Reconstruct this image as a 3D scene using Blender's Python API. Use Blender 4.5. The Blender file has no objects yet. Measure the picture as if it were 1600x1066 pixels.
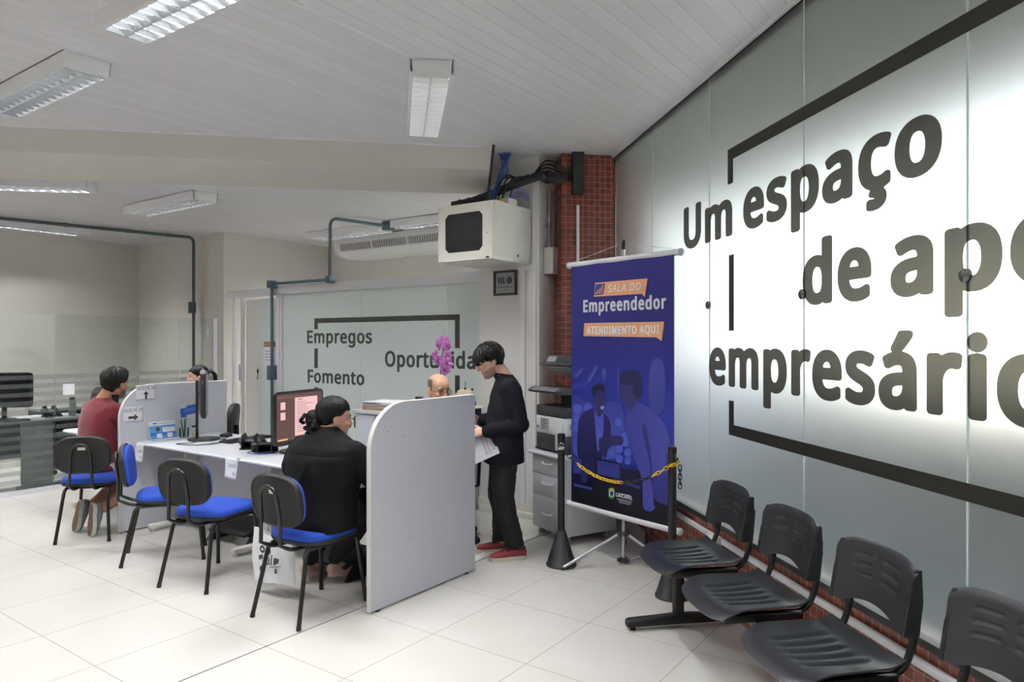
import bpy, bmesh, math, random
from mathutils import Vector, Matrix, Euler, noise
random.seed(7)
PI = math.pi
V = Vector
SC = bpy.context.scene
COL = SC.collection

# ------------------------------------------------------------------ camera
FPX, EYE = 1105.0, 1.57            # focal length in pixels of a 1600 px frame, eye height
cam = bpy.data.cameras.new('camera')
cam.sensor_width = 36.0
cam.lens = 36.0 * FPX / 1600.0
cam.clip_start = 0.05
cam_o = bpy.data.objects.new('camera', cam)
COL.objects.link(cam_o)
cam_o.location = (0, 0, EYE)
cam_o.rotation_euler = (PI / 2, 0, 0)
SC.camera = cam_o

# ------------------------------------------------------------------ world, exposure
world = bpy.data.worlds.new('daylight')
SC.world = world
world.use_nodes = True
bg = world.node_tree.nodes['Background']
bg.inputs[0].default_value = (0.93, 0.98, 1.0, 1)
bg.inputs[1].default_value = 2.3
sun = bpy.data.lights.new('sun', 'SUN'); sun.energy = 30.0; sun.angle = .02; sun.color = (1.0, .97, .90)
sun_o = bpy.data.objects.new('sun', sun); COL.objects.link(sun_o)
sun_o.rotation_euler = Vector((.9869 * .766, .1616 * .766, -.643)).to_track_quat('-Z', 'Y').to_euler()   # from behind the building, over its roof
SC.view_settings.view_transform = 'Standard'
SC.view_settings.look = 'None'
SC.view_settings.gamma = 1
SC.view_settings.use_curve_mapping = False
SC.view_settings.exposure = 0.2
LAMP_W = 114.0                       # watts of one fluorescent fixture
SC.cycles.use_denoising = True
SC.cycles.max_bounces = 10
SC.cycles.diffuse_bounces = 5
SC.cycles.glossy_bounces = 4
SC.cycles.transmission_bounces = 10
SC.cycles.transparent_max_bounces = 12
SC.cycles.sample_clamp_indirect = 6.0
SC.cycles.caustics_reflective = False
SC.cycles.caustics_refractive = True

# ------------------------------------------------------------------ frames of the place
def pol(d):
    return V((math.sin(math.radians(d)), math.cos(math.radians(d)), 0))
AB = 35.6
B, A = pol(AB), pol(AB - 90)        # the tile grid: B to the far right, A to the far left
AW = -9.3
W, P = pol(AW), pol(AW + 90)        # the window wall runs along W, P points out through it
RZ_UV = math.radians(90 - AB)       # local x -> B, local y -> A
RZ_W = math.radians(-AW)            # local x -> P, local y -> W
O = V((-.82, 4.063, 0))             # foot of the front divider panel
def uv(u, v, z=0): return O + B * u + A * v + V((0, 0, z))
def pw(p, w, z=0): return P * p + W * w + V((0, 0, z))
WALLP = 1.89
HC, HR = 3.2, 3.0                   # ceiling heights, front and rear

# ------------------------------------------------------------------ materials
def lin(c):
    out = []
    for x in c[:3]:
        x /= 255.0
        out.append(x / 12.92 if x <= .04045 else ((x + .055) / 1.055) ** 2.4)
    return tuple(out) + (1.0,)
MATS = {}
def nodes_of(name):
    m = bpy.data.materials.new(name)
    m.use_nodes = True
    nt = m.node_tree
    b = nt.nodes['Principled BSDF']
    return m, nt, b
def N(nt, t, **kw):
    n = nt.nodes.new(t)
    for k, v in kw.items():
        setattr(n, k, v)
    return n
def L(nt, a, b): nt.links.new(a, b)
def mat(name, rgb, rough=.5, metal=0, var=0.0, scale=8, bump=0, bscale=60, spec=.5, coat=0, stretch=None, sheen=0):
    if name in MATS: return MATS[name]
    m, nt, b = nodes_of(name)
    c = lin(rgb)
    b.inputs['Base Color'].default_value = c
    b.inputs['Roughness'].default_value = rough
    b.inputs['Metallic'].default_value = metal
    b.inputs['Specular IOR Level'].default_value = spec
    if coat: b.inputs['Coat Weight'].default_value = coat
    if sheen: b.inputs['Sheen Weight'].default_value = sheen
    tc = N(nt, 'ShaderNodeTexCoord')
    if var:
        n = N(nt, 'ShaderNodeTexNoise'); n.inputs['Scale'].default_value = scale; n.inputs['Detail'].default_value = 4
        src = tc.outputs['Object']
        if stretch:
            mp = N(nt, 'ShaderNodeMapping'); mp.inputs['Scale'].default_value = stretch
            L(nt, src, mp.inputs[0]); src = mp.outputs[0]
        L(nt, src, n.inputs['Vector'])
        mx = N(nt, 'ShaderNodeMix', data_type='RGBA')
        mx.inputs['A'].default_value = tuple(x * (1 - var) for x in c[:3]) + (1,)
        mx.inputs['B'].default_value = tuple(min(1, x * (1 + var)) for x in c[:3]) + (1,)
        L(nt, n.outputs['Fac'], mx.inputs['Factor']); L(nt, mx.outputs['Result'], b.inputs['Base Color'])
    if bump:
        n2 = N(nt, 'ShaderNodeTexNoise'); n2.inputs['Scale'].default_value = bscale; n2.inputs['Detail'].default_value = 3
        L(nt, tc.outputs['Object'], n2.inputs['Vector'])
        bp = N(nt, 'ShaderNodeBump'); bp.inputs['Strength'].default_value = bump; bp.inputs['Distance'].default_value = .004
        L(nt, n2.outputs['Fac'], bp.inputs['Height']); L(nt, bp.outputs[0], b.inputs['Normal'])
    MATS[name] = m
    return m
def emis(name, rgb, s):
    m, nt, b = nodes_of(name)
    b.inputs['Base Color'].default_value = (0, 0, 0, 1)
    b.inputs['Emission Color'].default_value = lin(rgb); b.inputs['Emission Strength'].default_value = s
    MATS[name] = m
    return m
def colmat(name, rough=.6, attr='Col', sub=0, spec=.3):
    m, nt, b = nodes_of(name)
    a = N(nt, 'ShaderNodeVertexColor', layer_name=attr)
    L(nt, a.outputs[0], b.inputs['Base Color'])
    b.inputs['Roughness'].default_value = rough
    b.inputs['Specular IOR Level'].default_value = spec
    if sub:
        b.inputs['Subsurface Weight'].default_value = sub
        b.inputs['Subsurface Radius'].default_value = (.012, .005, .003)
        b.inputs['Subsurface Scale'].default_value = .5
    MATS[name] = m
    return m
def math_n(nt, op, a, b=None, c=None):
    n = N(nt, 'ShaderNodeMath', operation=op)
    for i, x in enumerate((a, b, c)):
        if x is None: continue
        if isinstance(x, (int, float)): n.inputs[i].default_value = x
        else: L(nt, x, n.inputs[i])
    return n.outputs[0]

PLASTER = mat('beige_plaster', (214, 210, 203), .85, var=.03, scale=2.5, bump=.12, bscale=90)
PLASTERW = mat('pale_plaster', (232, 230, 227), .85, var=.03, scale=3, bump=.15, bscale=70)
WHITE = mat('white_paint', (236, 236, 238), .45)
OFFW = mat('off_white_steel', (226, 224, 214), .4, var=.02)
GREYLAM = mat('pale_grey_laminate', (212, 213, 222), .42, var=.02, scale=30, bump=.03, bscale=200)
LAMTOP = mat('grey_worktop_laminate', (216, 217, 223), .33, var=.02, scale=40)
EDGE = mat('white_edge_band', (226, 224, 220), .4)
DGREY = mat('mid_grey_laminate', (150, 150, 154), .5, var=.03)
BLK = mat('black_plastic', (22, 22, 24), .38)
BLKM = mat('matte_black_plastic', (21, 21, 22), .6, bump=.1, bscale=300)
BLKSTEEL = mat('black_painted_steel', (20, 20, 21), .3)
BLKSEAT = mat('dark_grey_seat_plastic', (38, 39, 43), .33, bump=.05, bscale=250)
BLUEF = mat('royal_blue_fabric', (34, 72, 176), .9, var=.06, scale=60, bump=.2, bscale=500)
CHROME = mat('chrome', (200, 200, 205), .15, 1)
ALU = mat('brushed_aluminium', (205, 207, 212), .35, .6)
SLATE = mat('slate_blue_conduit', (70, 88, 100), .4)
DSLATE = mat('dark_slate_conduit', (58, 68, 72), .45)
PAPER = mat('white_paper', (240, 240, 244), .8)
PAPER2 = mat('grey_white_paper', (226, 227, 232), .8)
INK = mat('dark_grey_ink', (58, 58, 62), .8)
LINK = mat('light_grey_ink', (165, 166, 172), .8)
YEL = mat('yellow_plastic', (240, 200, 40), .4)
MIRR = mat('mirror_louvre', (220, 222, 226), .2, 1.0)
REFL = mat('white_reflector', (240, 240, 242), .4)

def floor_material():
    m, nt, b = nodes_of('cream_porcelain_tiles')
    tc = N(nt, 'ShaderNodeTexCoord'); sx = N(nt, 'ShaderNodeSeparateXYZ')
    L(nt, tc.outputs['Object'], sx.inputs[0])
    x, y = sx.outputs[0], sx.outputs[1]
    def line(val, pitch, half):
        f = math_n(nt, 'FLOORED_MODULO', val, pitch)
        d = math_n(nt, 'MINIMUM', f, math_n(nt, 'SUBTRACT', pitch, f))
        return math_n(nt, 'LESS_THAN', d, half)
    lx = line(math_n(nt, 'SUBTRACT', x, .008), .615, .0017)
    near = math_n(nt, 'LESS_THAN', y, .115)
    y1 = line(math_n(nt, 'ADD', y, .484), .603, .0017)
    y2 = line(math_n(nt, 'SUBTRACT', y, .597), .600, .0017)
    ly = math_n(nt, 'ADD', math_n(nt, 'MULTIPLY', near, y1), math_n(nt, 'MULTIPLY', math_n(nt, 'SUBTRACT', 1, near), y2))
    grout = math_n(nt, 'MAXIMUM', lx, ly)
    wide = math_n(nt, 'LESS_THAN', math_n(nt, 'ABSOLUTE', math_n(nt, 'SUBTRACT', y, .112)), .004)
    n = N(nt, 'ShaderNodeTexNoise'); n.inputs['Scale'].default_value = 3; n.inputs['Detail'].default_value = 5
    L(nt, tc.outputs['Object'], n.inputs['Vector'])
    base = N(nt, 'ShaderNodeMix', data_type='RGBA')
    base.inputs['A'].default_value = lin((210, 206, 199)); base.inputs['B'].default_value = lin((220, 217, 211))
    L(nt, n.outputs['Fac'], base.inputs['Factor'])
    m1 = N(nt, 'ShaderNodeMix', data_type='RGBA'); m1.inputs['B'].default_value = lin((150, 141, 130))
    L(nt, grout, m1.inputs['Factor']); L(nt, base.outputs['Result'], m1.inputs['A'])
    m2 = N(nt, 'ShaderNodeMix', data_type='RGBA'); m2.inputs['B'].default_value = lin((70, 66, 62))
    L(nt, wide, m2.inputs['Factor']); L(nt, m1.outputs['Result'], m2.inputs['A'])
    L(nt, m2.outputs['Result'], b.inputs['Base Color'])
    b.inputs['Roughness'].default_value = .16
    b.inputs['Specular IOR Level'].default_value = .45
    MATS['floor'] = m
    return m
FLOORM = floor_material()

def ceiling_material():
    m, nt, b = nodes_of('white_pvc_boards')
    tc = N(nt, 'ShaderNodeTexCoord'); sx = N(nt, 'ShaderNodeSeparateXYZ')
    L(nt, tc.outputs['Object'], sx.inputs[0])
    f = math_n(nt, 'FLOORED_MODULO', sx.outputs[1], .106)
    d = math_n(nt, 'MINIMUM', f, math_n(nt, 'SUBTRACT', .106, f))
    g = math_n(nt, 'LESS_THAN', d, .0018)
    wn = N(nt, 'ShaderNodeTexWhiteNoise', noise_dimensions='1D')
    L(nt, math_n(nt, 'FLOOR', math_n(nt, 'DIVIDE', sx.outputs[1], .106)), wn.inputs['W'])
    c = N(nt, 'ShaderNodeMix', data_type='RGBA')
    c.inputs['A'].default_value = lin((232, 232, 236)); c.inputs['B'].default_value = lin((238, 238, 242))
    L(nt, wn.outputs['Value'], c.inputs['Factor'])
    c2 = N(nt, 'ShaderNodeMix', data_type='RGBA'); c2.inputs['B'].default_value = lin((206, 206, 209))
    L(nt, g, c2.inputs['Factor']); L(nt, c.outputs['Result'], c2.inputs['A'])
    L(nt, c2.outputs['Result'], b.inputs['Base Color'])
    b.inputs['Roughness'].default_value = .35
    bp = N(nt, 'ShaderNodeBump'); bp.inputs['Distance'].default_value = .003; bp.inputs['Strength'].default_value = .5
    L(nt, math_n(nt, 'MINIMUM', math_n(nt, 'DIVIDE', d, .006), 1), bp.inputs['Height']); L(nt, bp.outputs[0], b.inputs['Normal'])
    return m
CEILM = ceiling_material()

def tile_material():
    m, nt, b = nodes_of('small_red_ceramic_tiles')
    tc = N(nt, 'ShaderNodeTexCoord'); sx = N(nt, 'ShaderNodeSeparateXYZ')
    L(nt, tc.outputs['Object'], sx.inputs[0])
    pit = .051
    def cell(o): return math_n(nt, 'FLOOR', math_n(nt, 'DIVIDE', o, pit))
    def edge(o):
        f = math_n(nt, 'FLOORED_MODULO', o, pit)
        return math_n(nt, 'MINIMUM', f, math_n(nt, 'SUBTRACT', pit, f))
    h = math_n(nt, 'ADD', sx.outputs[0], sx.outputs[1])   # faces run along x or along y
    dmin = math_n(nt, 'MINIMUM', edge(h), edge(sx.outputs[2]))
    g = math_n(nt, 'LESS_THAN', dmin, .0018)
    cv = N(nt, 'ShaderNodeCombineXYZ'); L(nt, cell(h), cv.inputs[0]); L(nt, cell(sx.outputs[2]), cv.inputs[1])
    wn = N(nt, 'ShaderNodeTexWhiteNoise', noise_dimensions='2D'); L(nt, cv.outputs[0], wn.inputs['Vector'])
    c = N(nt, 'ShaderNodeMix', data_type='RGBA')
    c.inputs['A'].default_value = lin((98, 40, 31)); c.inputs['B'].default_value = lin((134, 62, 46))
    L(nt, wn.outputs['Value'], c.inputs['Factor'])
    c2 = N(nt, 'ShaderNodeMix', data_type='RGBA'); c2.inputs['B'].default_value = lin((158, 138, 126))
    L(nt, g, c2.inputs['Factor']); L(nt, c.outputs['Result'], c2.inputs['A'])
    L(nt, c2.outputs['Result'], b.inputs['Base Color'])
    b.inputs['Roughness'].default_value = .22
    return m
TILEM = tile_material()

def frosted_material():
    m, nt, b = nodes_of('frosted_film_glass')
    out = nt.nodes['Material Output']
    b.inputs['Base Color'].default_value = (.86, .90, .90, 1)
    b.inputs['Transmission Weight'].default_value = 1
    b.inputs['Roughness'].default_value = .28
    b.inputs['IOR'].default_value = 1.45
    tl = N(nt, 'ShaderNodeBsdfTranslucent'); tl.inputs[0].default_value = (.75, .78, .78, 1)
    df = N(nt, 'ShaderNodeBsdfDiffuse'); df.inputs[0].default_value = (.34, .36, .345, 1)
    a1 = N(nt, 'ShaderNodeMixShader'); a1.inputs[0].default_value = .7
    L(nt, tl.outputs[0], a1.inputs[1]); L(nt, df.outputs[0], a1.inputs[2])
    mx = N(nt, 'ShaderNodeMixShader'); mx.inputs[0].default_value = .10
    L(nt, b.outputs[0], mx.inputs[1]); L(nt, a1.outputs[0], mx.inputs[2])
    L(nt, mx.outputs[0], out.inputs['Surface'])
    return m
FROST = frosted_material()
def partition_material():
    m, nt, b = nodes_of('pale_green_frosted_glass')
    out = nt.nodes['Material Output']
    b.inputs['Base Color'].default_value = lin((226, 231, 231)); b.inputs['Roughness'].default_value = .3
    tl = N(nt, 'ShaderNodeBsdfTranslucent'); tl.inputs[0].default_value = lin((230, 236, 235))
    mx = N(nt, 'ShaderNodeMixShader'); mx.inputs[0].default_value = .4
    L(nt, b.outputs[0], mx.inputs[1]); L(nt, tl.outputs[0], mx.inputs[2]); L(nt, mx.outputs[0], out.inputs['Surface'])
    return m
PARTM = partition_material()
def film(name, rgb, trans, gloss=.4):
    """thin coloured film: partly opaque, partly see-through"""
    m, nt, b = nodes_of(name)
    out = nt.nodes['Material Output']
    b.inputs['Base Color'].default_value = lin(rgb); b.inputs['Roughness'].default_value = gloss
    b.inputs['Specular IOR Level'].default_value = .25
    tr = N(nt, 'ShaderNodeBsdfTransparent')
    tr.inputs[0].default_value = tuple(trans) + (1,)
    mx = N(nt, 'ShaderNodeMixShader'); mx.inputs[0].default_value = .5
    ad = N(nt, 'ShaderNodeAddShader')
    L(nt, b.outputs[0], ad.inputs[0]); L(nt, tr.outputs[0], ad.inputs[1]); L(nt, ad.outputs[0], out.inputs['Surface'])
    return m
VINYL = film('dark_vinyl_film', (38, 36, 32), (.048, .047, .040))
def clear_material():
    m, nt, b = nodes_of('clear_glass')
    out = nt.nodes['Material Output']
    tr = N(nt, 'ShaderNodeBsdfTransparent'); tr.inputs[0].default_value = (.93, .96, .95, 1)
    gl = N(nt, 'ShaderNodeBsdfGlossy'); gl.inputs['Roughness'].default_value = .03
    fr = N(nt, 'ShaderNodeFresnel'); fr.inputs[0].default_value = 1.35
    mx = N(nt, 'ShaderNodeMixShader')
    L(nt, fr.outputs[0], mx.inputs[0]); L(nt, tr.outputs[0], mx.inputs[1]); L(nt, gl.outputs[0], mx.inputs[2])
    L(nt, mx.outputs[0], out.inputs['Surface'])
    return m
CLEAR = clear_material()
STRIPE = film('milky_film', (58, 60, 60), (.74, .75, .75))

# ------------------------------------------------------------------ mesh helpers
def BM(): return bmesh.new()
def xf(bm, verts, M):
    for v in verts: v.co = M @ v.co
def box(bm, size, c=(0, 0, 0), rot=None, bev=0):
    r = bmesh.ops.create_cube(bm, size=1.0)
    vs = r['verts']
    for v in vs: v.co = V((v.co.x * size[0], v.co.y * size[1], v.co.z * size[2]))
    if bev:
        es = list({e for v in vs for e in v.link_edges})
        rr = bmesh.ops.bevel(bm, geom=es, offset=bev, segments=2, affect='EDGES', profile=.5)
        vs = list({v for f in rr['faces'] for v in f.verts} | {v for v in vs if v.is_valid})
    M = Matrix.Translation(V(c))
    if rot is not None: M = M @ (Euler(rot).to_matrix().to_4x4() if not isinstance(rot, Matrix) else rot.to_4x4())
    xf(bm, vs, M)
    return vs
def ring_faces(bm, rings, closed=False):
    n = len(rings[0])
    for a, b in zip(rings, rings[1:] + ([rings[0]] if closed else [])):
        for i in range(n):
            try: bm.faces.new((a[i], a[(i + 1) % n], b[(i + 1) % n], b[i]))
            except ValueError: pass
def loft(bm, secs, n=20, cap=True, ex=2.0):
    """secs: (centre, U, V) ring = c + U cos + V sin (superellipse exponent ex)"""
    rings = []
    for c, U, W_ in secs:
        c, U, W_ = V(c), V(U), V(W_)
        r = []
        for i in range(n):
            t = 2 * PI * i / n
            ct, st = math.cos(t), math.sin(t)
            if ex != 2:
                ct = math.copysign(abs(ct) ** (2 / ex), ct); st = math.copysign(abs(st) ** (2 / ex), st)
            r.append(bm.verts.new(c + U * ct + W_ * st))
        rings.append(r)
    ring_faces(bm, rings)
    if cap:
        bm.faces.new(rings[0][::-1]); bm.faces.new(rings[-1])
    return [v for r in rings for v in r]
def frames(pts):
    pts = [V(p) for p in pts]
    T = []
    for i in range(len(pts)):
        a = pts[max(0, i - 1)]; b = pts[min(len(pts) - 1, i + 1)]
        t = (b - a)
        T.append(t.normalized() if t.length > 1e-9 else V((0, 0, 1)))
    up = V((0, 0, 1)) if abs(T[0].z) < .9 else V((0, 1, 0))
    u = T[0].cross(up).normalized()
    out = []
    for i, t in enumerate(T):
        u = (u - t * u.dot(t))
        u = u.normalized() if u.length > 1e-6 else t.orthogonal().normalized()
        out.append((pts[i], u, t.cross(u).normalized()))
    return out
def tube(bm, pts, r, n=10, cap=True, closed=False):
    fr = frames(pts)
    if closed:                                    # planar loops: keep one binormal
        pass
    rs = r if isinstance(r, (list, tuple)) else [r] * len(pts)
    secs = []
    for (c, u, w), q in zip(fr, rs):
        qa, qb = q if isinstance(q, tuple) else (q, q)
        secs.append((c, u * qa, w * qb))
    return loft(bm, secs, n, cap)
def torus(bm, R, r, M, n=20, k=8, sx=1.0, add=0.0):
    """ring or stadium link in the local xy plane"""
    rings = []
    for i in range(n):
        t = 2 * PI * i / n
        d = V((math.cos(t), math.sin(t), 0))
        c = d * R + V((math.copysign(add, d.x) if abs(d.x) > 1e-6 else 0, 0, 0))
        rings.append([bm.verts.new(M @ (c + d * r * math.cos(2 * PI * j / k) + V((0, 0, 1)) * r * math.sin(2 * PI * j / k))) for j in range(k)])
    ring_faces(bm, rings, closed=True)
def smooth_path(pts, sub=6):
    pts = [V(p) for p in pts]
    out = []
    for i in range(len(pts) - 1):
        p0 = pts[max(0, i - 1)]; p1 = pts[i]; p2 = pts[i + 1]; p3 = pts[min(len(pts) - 1, i + 2)]
        for k in range(sub):
            t = k / sub
            out.append(.5 * ((2 * p1) + (p2 - p0) * t + (2 * p0 - 5 * p1 + 4 * p2 - p3) * t * t + (3 * p1 - p0 - 3 * p2 + p3) * t ** 3))
    out.append(pts[-1])
    return out
def bend_path(pts, rad=.05, sub=5):
    """polyline with rounded corners"""
    pts = [V(p) for p in pts]
    out = [pts[0]]
    for i in range(1, len(pts) - 1):
        a, b, c = pts[i - 1], pts[i], pts[i + 1]
        r = min(rad, (a - b).length * .49, (c - b).length * .49)
        s = b + (a - b).normalized() * r; e = b + (c - b).normalized() * r
        for k in range(sub + 1):
            t = k / sub
            out.append(s * (1 - t) ** 2 + b * 2 * t * (1 - t) + e * t * t)
    out.append(pts[-1])
    return out
def lathe(bm, prof, n=28, M=None, cap=True):
    rings = []
    for r, z in prof:
        rings.append([bm.verts.new((M or Matrix()) @ V((r * math.cos(2 * PI * i / n), r * math.sin(2 * PI * i / n), z))) for i in range(n)])
    ring_faces(bm, rings)
    if cap:
        bm.faces.new(rings[0][::-1]); bm.faces.new(rings[-1])
def ball(bm, c, r, n=14, M=None):
    rx, ry, rz = r if isinstance(r, (tuple, list)) else (r, r, r)
    q = bmesh.ops.create_uvsphere(bm, u_segments=n, v_segments=max(6, n * 2 // 3), radius=1)
    T = Matrix.Translation(V(c)) @ (M.to_4x4() if M else Matrix()) @ Matrix.Diagonal((rx, ry, rz, 1))
    xf(bm, q['verts'], T)
    return q['verts']
def rrect(w, h, r, k=6):
    pts = []
    for cx, cy, a0 in ((w / 2 - r, h / 2 - r, 0), (-w / 2 + r, h / 2 - r, 90), (-w / 2 + r, -h / 2 + r, 180), (w / 2 - r, -h / 2 + r, 270)):
        for i in range(k + 1):
            a = math.radians(a0 + 90 * i / k)
            pts.append((cx + r * math.cos(a), cy + r * math.sin(a)))
    return pts
def prism(bm, poly, d0, d1, M=None):
    """poly in local xy, extruded along local z from d0 to d1"""
    M = M or Matrix()
    a = [bm.verts.new(M @ V((x, y, d0))) for x, y in poly]
    b = [bm.verts.new(M @ V((x, y, d1))) for x, y in poly]
    n = len(poly)
    bm.faces.new(a[::-1]); bm.faces.new(b)
    for i in range(n): bm.faces.new((a[i], a[(i + 1) % n], b[(i + 1) % n], b[i]))
    return a + b
def basis(o, x, y, z):
    M = Matrix.Identity(4)
    for i, c in enumerate((x, y, z)):
        for j in range(3): M[j][i] = c[j]
    M.translation = V(o)
    return M
XZ = basis((0, 0, 0), (1, 0, 0), (0, 0, 1), (0, -1, 0))       # drawing plane standing up, seen from -y
YZ = basis((0, 0, 0), (0, 1, 0), (0, 0, 1), (1, 0, 0))

def finish(bm, smooth=True, ang=40):
    bmesh.ops.recalc_face_normals(bm, faces=bm.faces[:])
    me = bpy.data.meshes.new('m')
    bm.to_mesh(me); bm.free()
    if smooth:
        me.shade_smooth()
        me.set_sharp_from_angle(angle=math.radians(ang))
    return me
def obj(name, geo, m=None, parent=None, label=None, smooth=True, ang=40):
    me = finish(geo, smooth, ang) if isinstance(geo, bmesh.types.BMesh) else geo
    me.name = name
    o = bpy.data.objects.new(name, me)
    COL.objects.link(o)
    if m is not None:
        me.materials.clear(); me.materials.append(m)
    if parent is not None: o.parent = parent
    if label: o['label'] = label
    return o
def thing(name, label, cat, loc=(0, 0, 0), rz=0, group=None):
    o = bpy.data.objects.new(name, None)
    o.empty_display_size = .1
    COL.objects.link(o)
    o.location = loc; o.rotation_euler = (0, 0, rz)
    o['label'] = label; o['category'] = cat
    if group: o['group'] = group
    return o
def tag(o, label, cat, loc=None, rz=None, group=None):
    o['label'] = label; o['category'] = cat
    if group: o['group'] = group
    if loc is not None: o.location = loc
    if rz is not None: o.rotation_euler = (0, 0, rz)
    return o
def struct(name, geo, m, loc=(0, 0, 0), rz=0, parent=None, smooth=True):
    o = obj(name, geo, m, parent, smooth=smooth)
    if parent is None:
        o.location = loc; o.rotation_euler = (0, 0, rz); o['kind'] = 'structure'
    return o
def dup(root, loc, rz, label=None, group=None):
    r = root.copy(); COL.objects.link(r)
    r.location = loc; r.rotation_euler = (0, 0, rz)
    if label: r['label'] = label
    if group: r['group'] = group
    for ch in list(root.children):
        c = ch.copy(); COL.objects.link(c); c.parent = r
        for g in list(ch.children):
            d = g.copy(); COL.objects.link(d); d.parent = c
    return r
def remesh(bm, voxel=.006, smooth=4, fac=.5):
    bmesh.ops.recalc_face_normals(bm, faces=bm.faces[:])
    me = bpy.data.meshes.new('t'); bm.to_mesh(me); bm.free()
    o = bpy.data.objects.new('t', me); COL.objects.link(o)
    md = o.modifiers.new('r', 'REMESH'); md.mode = 'VOXEL'; md.voxel_size = voxel
    if smooth:
        s = o.modifiers.new('s', 'SMOOTH'); s.factor = fac; s.iterations = smooth
    dg = bpy.context.evaluated_depsgraph_get(); dg.update()
    out = bpy.data.meshes.new_from_object(o.evaluated_get(dg))
    bpy.data.objects.remove(o); bpy.data.meshes.remove(me)
    out.shade_smooth()
    return out
import os
import numpy as np
try:
    FONT = bpy.data.fonts.load(os.path.join(bpy.utils.system_resource('DATAFILES', path='fonts'), 'NotoSansHebrew-Regular.woff2'))
except Exception:
    FONT = None                      # Blender's built-in font serves as well
_glyph = {}
def _raw_text(t):
    cu = bpy.data.curves.new('t', 'FONT'); cu.body = t; cu.size = 1; cu.resolution_u = 6; cu.fill_mode = 'FRONT'
    if FONT: cu.font = FONT
    o = bpy.data.objects.new('t', cu); COL.objects.link(o)
    dg = bpy.context.evaluated_depsgraph_get(); dg.update()
    me = bpy.data.meshes.new_from_object(o.evaluated_get(dg))
    vs = [(v.co.x, v.co.y) for v in me.vertices]; fs = [tuple(p.vertices) for p in me.polygons]
    bpy.data.objects.remove(o); bpy.data.curves.remove(cu); bpy.data.meshes.remove(me)
    return vs, fs
_H = _raw_text('H')[0]
HCAP = max(v[1] for v in _H) - min(v[1] for v in _H); HBASE = min(v[1] for v in _H); HMAX = max(v[0] for v in _H)
def embolden(vs, fs, bx, by, cell):
    """grow a flat glyph outwards by bx, by: level set of the distance to its outline, filled cell by cell"""
    cnt = {}
    for f in fs:
        for a, b in zip(f, f[1:] + f[:1]):
            k = (min(a, b), max(a, b)); cnt[k] = cnt.get(k, 0) + 1
    pts = np.array(vs)
    seg = np.array([(*pts[a], *pts[b]) for (a, b), n in cnt.items() if n == 1])
    x0, y0 = pts.min(0) - (bx + 2 * cell, by + 2 * cell); x1, y1 = pts.max(0) + (bx + 2 * cell, by + 2 * cell)
    nx, ny = int((x1 - x0) / cell) + 2, int((y1 - y0) / cell) + 2
    X, Y = np.meshgrid(x0 + cell * np.arange(nx), y0 + cell * np.arange(ny))
    X, Y = X.ravel()[:, None], Y.ravel()[:, None]
    ax, ay, cx, cy = seg[:, 0] / bx, seg[:, 1] / by, seg[:, 2] / bx, seg[:, 3] / by
    px, py = X / bx, Y / by
    dx, dy = cx - ax, cy - ay
    t = np.clip(((px - ax) * dx + (py - ay) * dy) / np.maximum(dx * dx + dy * dy, 1e-12), 0, 1)
    d = np.sqrt(((px - ax - t * dx) ** 2 + (py - ay - t * dy) ** 2).min(1))
    yy = Y + 1e-7
    cr = ((seg[:, 1] > yy) != (seg[:, 3] > yy)) & (X < seg[:, 0] + (yy - seg[:, 1]) / np.where(seg[:, 3] == seg[:, 1], 1, seg[:, 3] - seg[:, 1]) * (seg[:, 2] - seg[:, 0]))
    ins = cr.sum(1) % 2 == 1
    F = (np.where(ins, -d, d) - 1).reshape(ny, nx)
    V_, F_, ids = [], [], {}
    def vid(k, p):
        if k not in ids: ids[k] = len(V_); V_.append(p)
        return ids[k]
    act = (np.minimum(np.minimum(F[:-1, :-1], F[1:, :-1]), np.minimum(F[:-1, 1:], F[1:, 1:])) < 0)
    for j, i in zip(*np.nonzero(act)):
        cs = ((i, j), (i + 1, j), (i + 1, j + 1), (i, j + 1)); poly = []
        for q in range(4):
            a, b = cs[q], cs[(q + 1) % 4]
            fa, fb = F[a[1], a[0]], F[b[1], b[0]]
            if fa < 0: poly.append(vid(a, (x0 + cell * a[0], y0 + cell * a[1])))
            if (fa < 0) != (fb < 0):
                w = fa / (fa - fb)
                poly.append(vid((min(a, b), max(a, b)), (x0 + cell * (a[0] + (b[0] - a[0]) * w), y0 + cell * (a[1] + (b[1] - a[1]) * w))))
        if len(set(poly)) > 2: F_.append(tuple(poly))
    return V_, F_
def glyph(c, bold):
    if (c, bold) not in _glyph:
        adv = max(v[0] for v in _raw_text(c + 'H')[0]) - HMAX
        vs, fs = _raw_text(c) if c != ' ' else ([], [])
        if bold and vs: vs, fs = embolden(vs, fs, bold * HCAP, bold * HCAP * .70, HCAP / 56)
        _glyph[(c, bold)] = (vs, fs, adv)
    return _glyph[(c, bold)]
def text_mesh(s, bold=0.0, space=1.0, shear=0.0):
    """verts, faces of a flat text with cap height 1 and left edge at 0, baseline at 0; also its width"""
    V_, F_ = [], []; pen = 0
    hc, hb = HCAP * (1 + 1.4 * bold), HBASE - .70 * bold * HCAP
    for c in s:
        vs, fs, adv = glyph(c, bold)
        o = len(V_)
        V_ += [((x + pen) / hc + shear * (y - hb) / hc, (y - hb) / hc) for x, y in vs]
        F_ += [tuple(i + o for i in f) for f in fs]
        pen += adv + (space - 1) * .6 + bold * HCAP * 1.5
    x0 = min(v[0] for v in V_)
    V_ = [(x - x0, y) for x, y in V_]
    return V_, F_, max(v[0] for v in V_)
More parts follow.
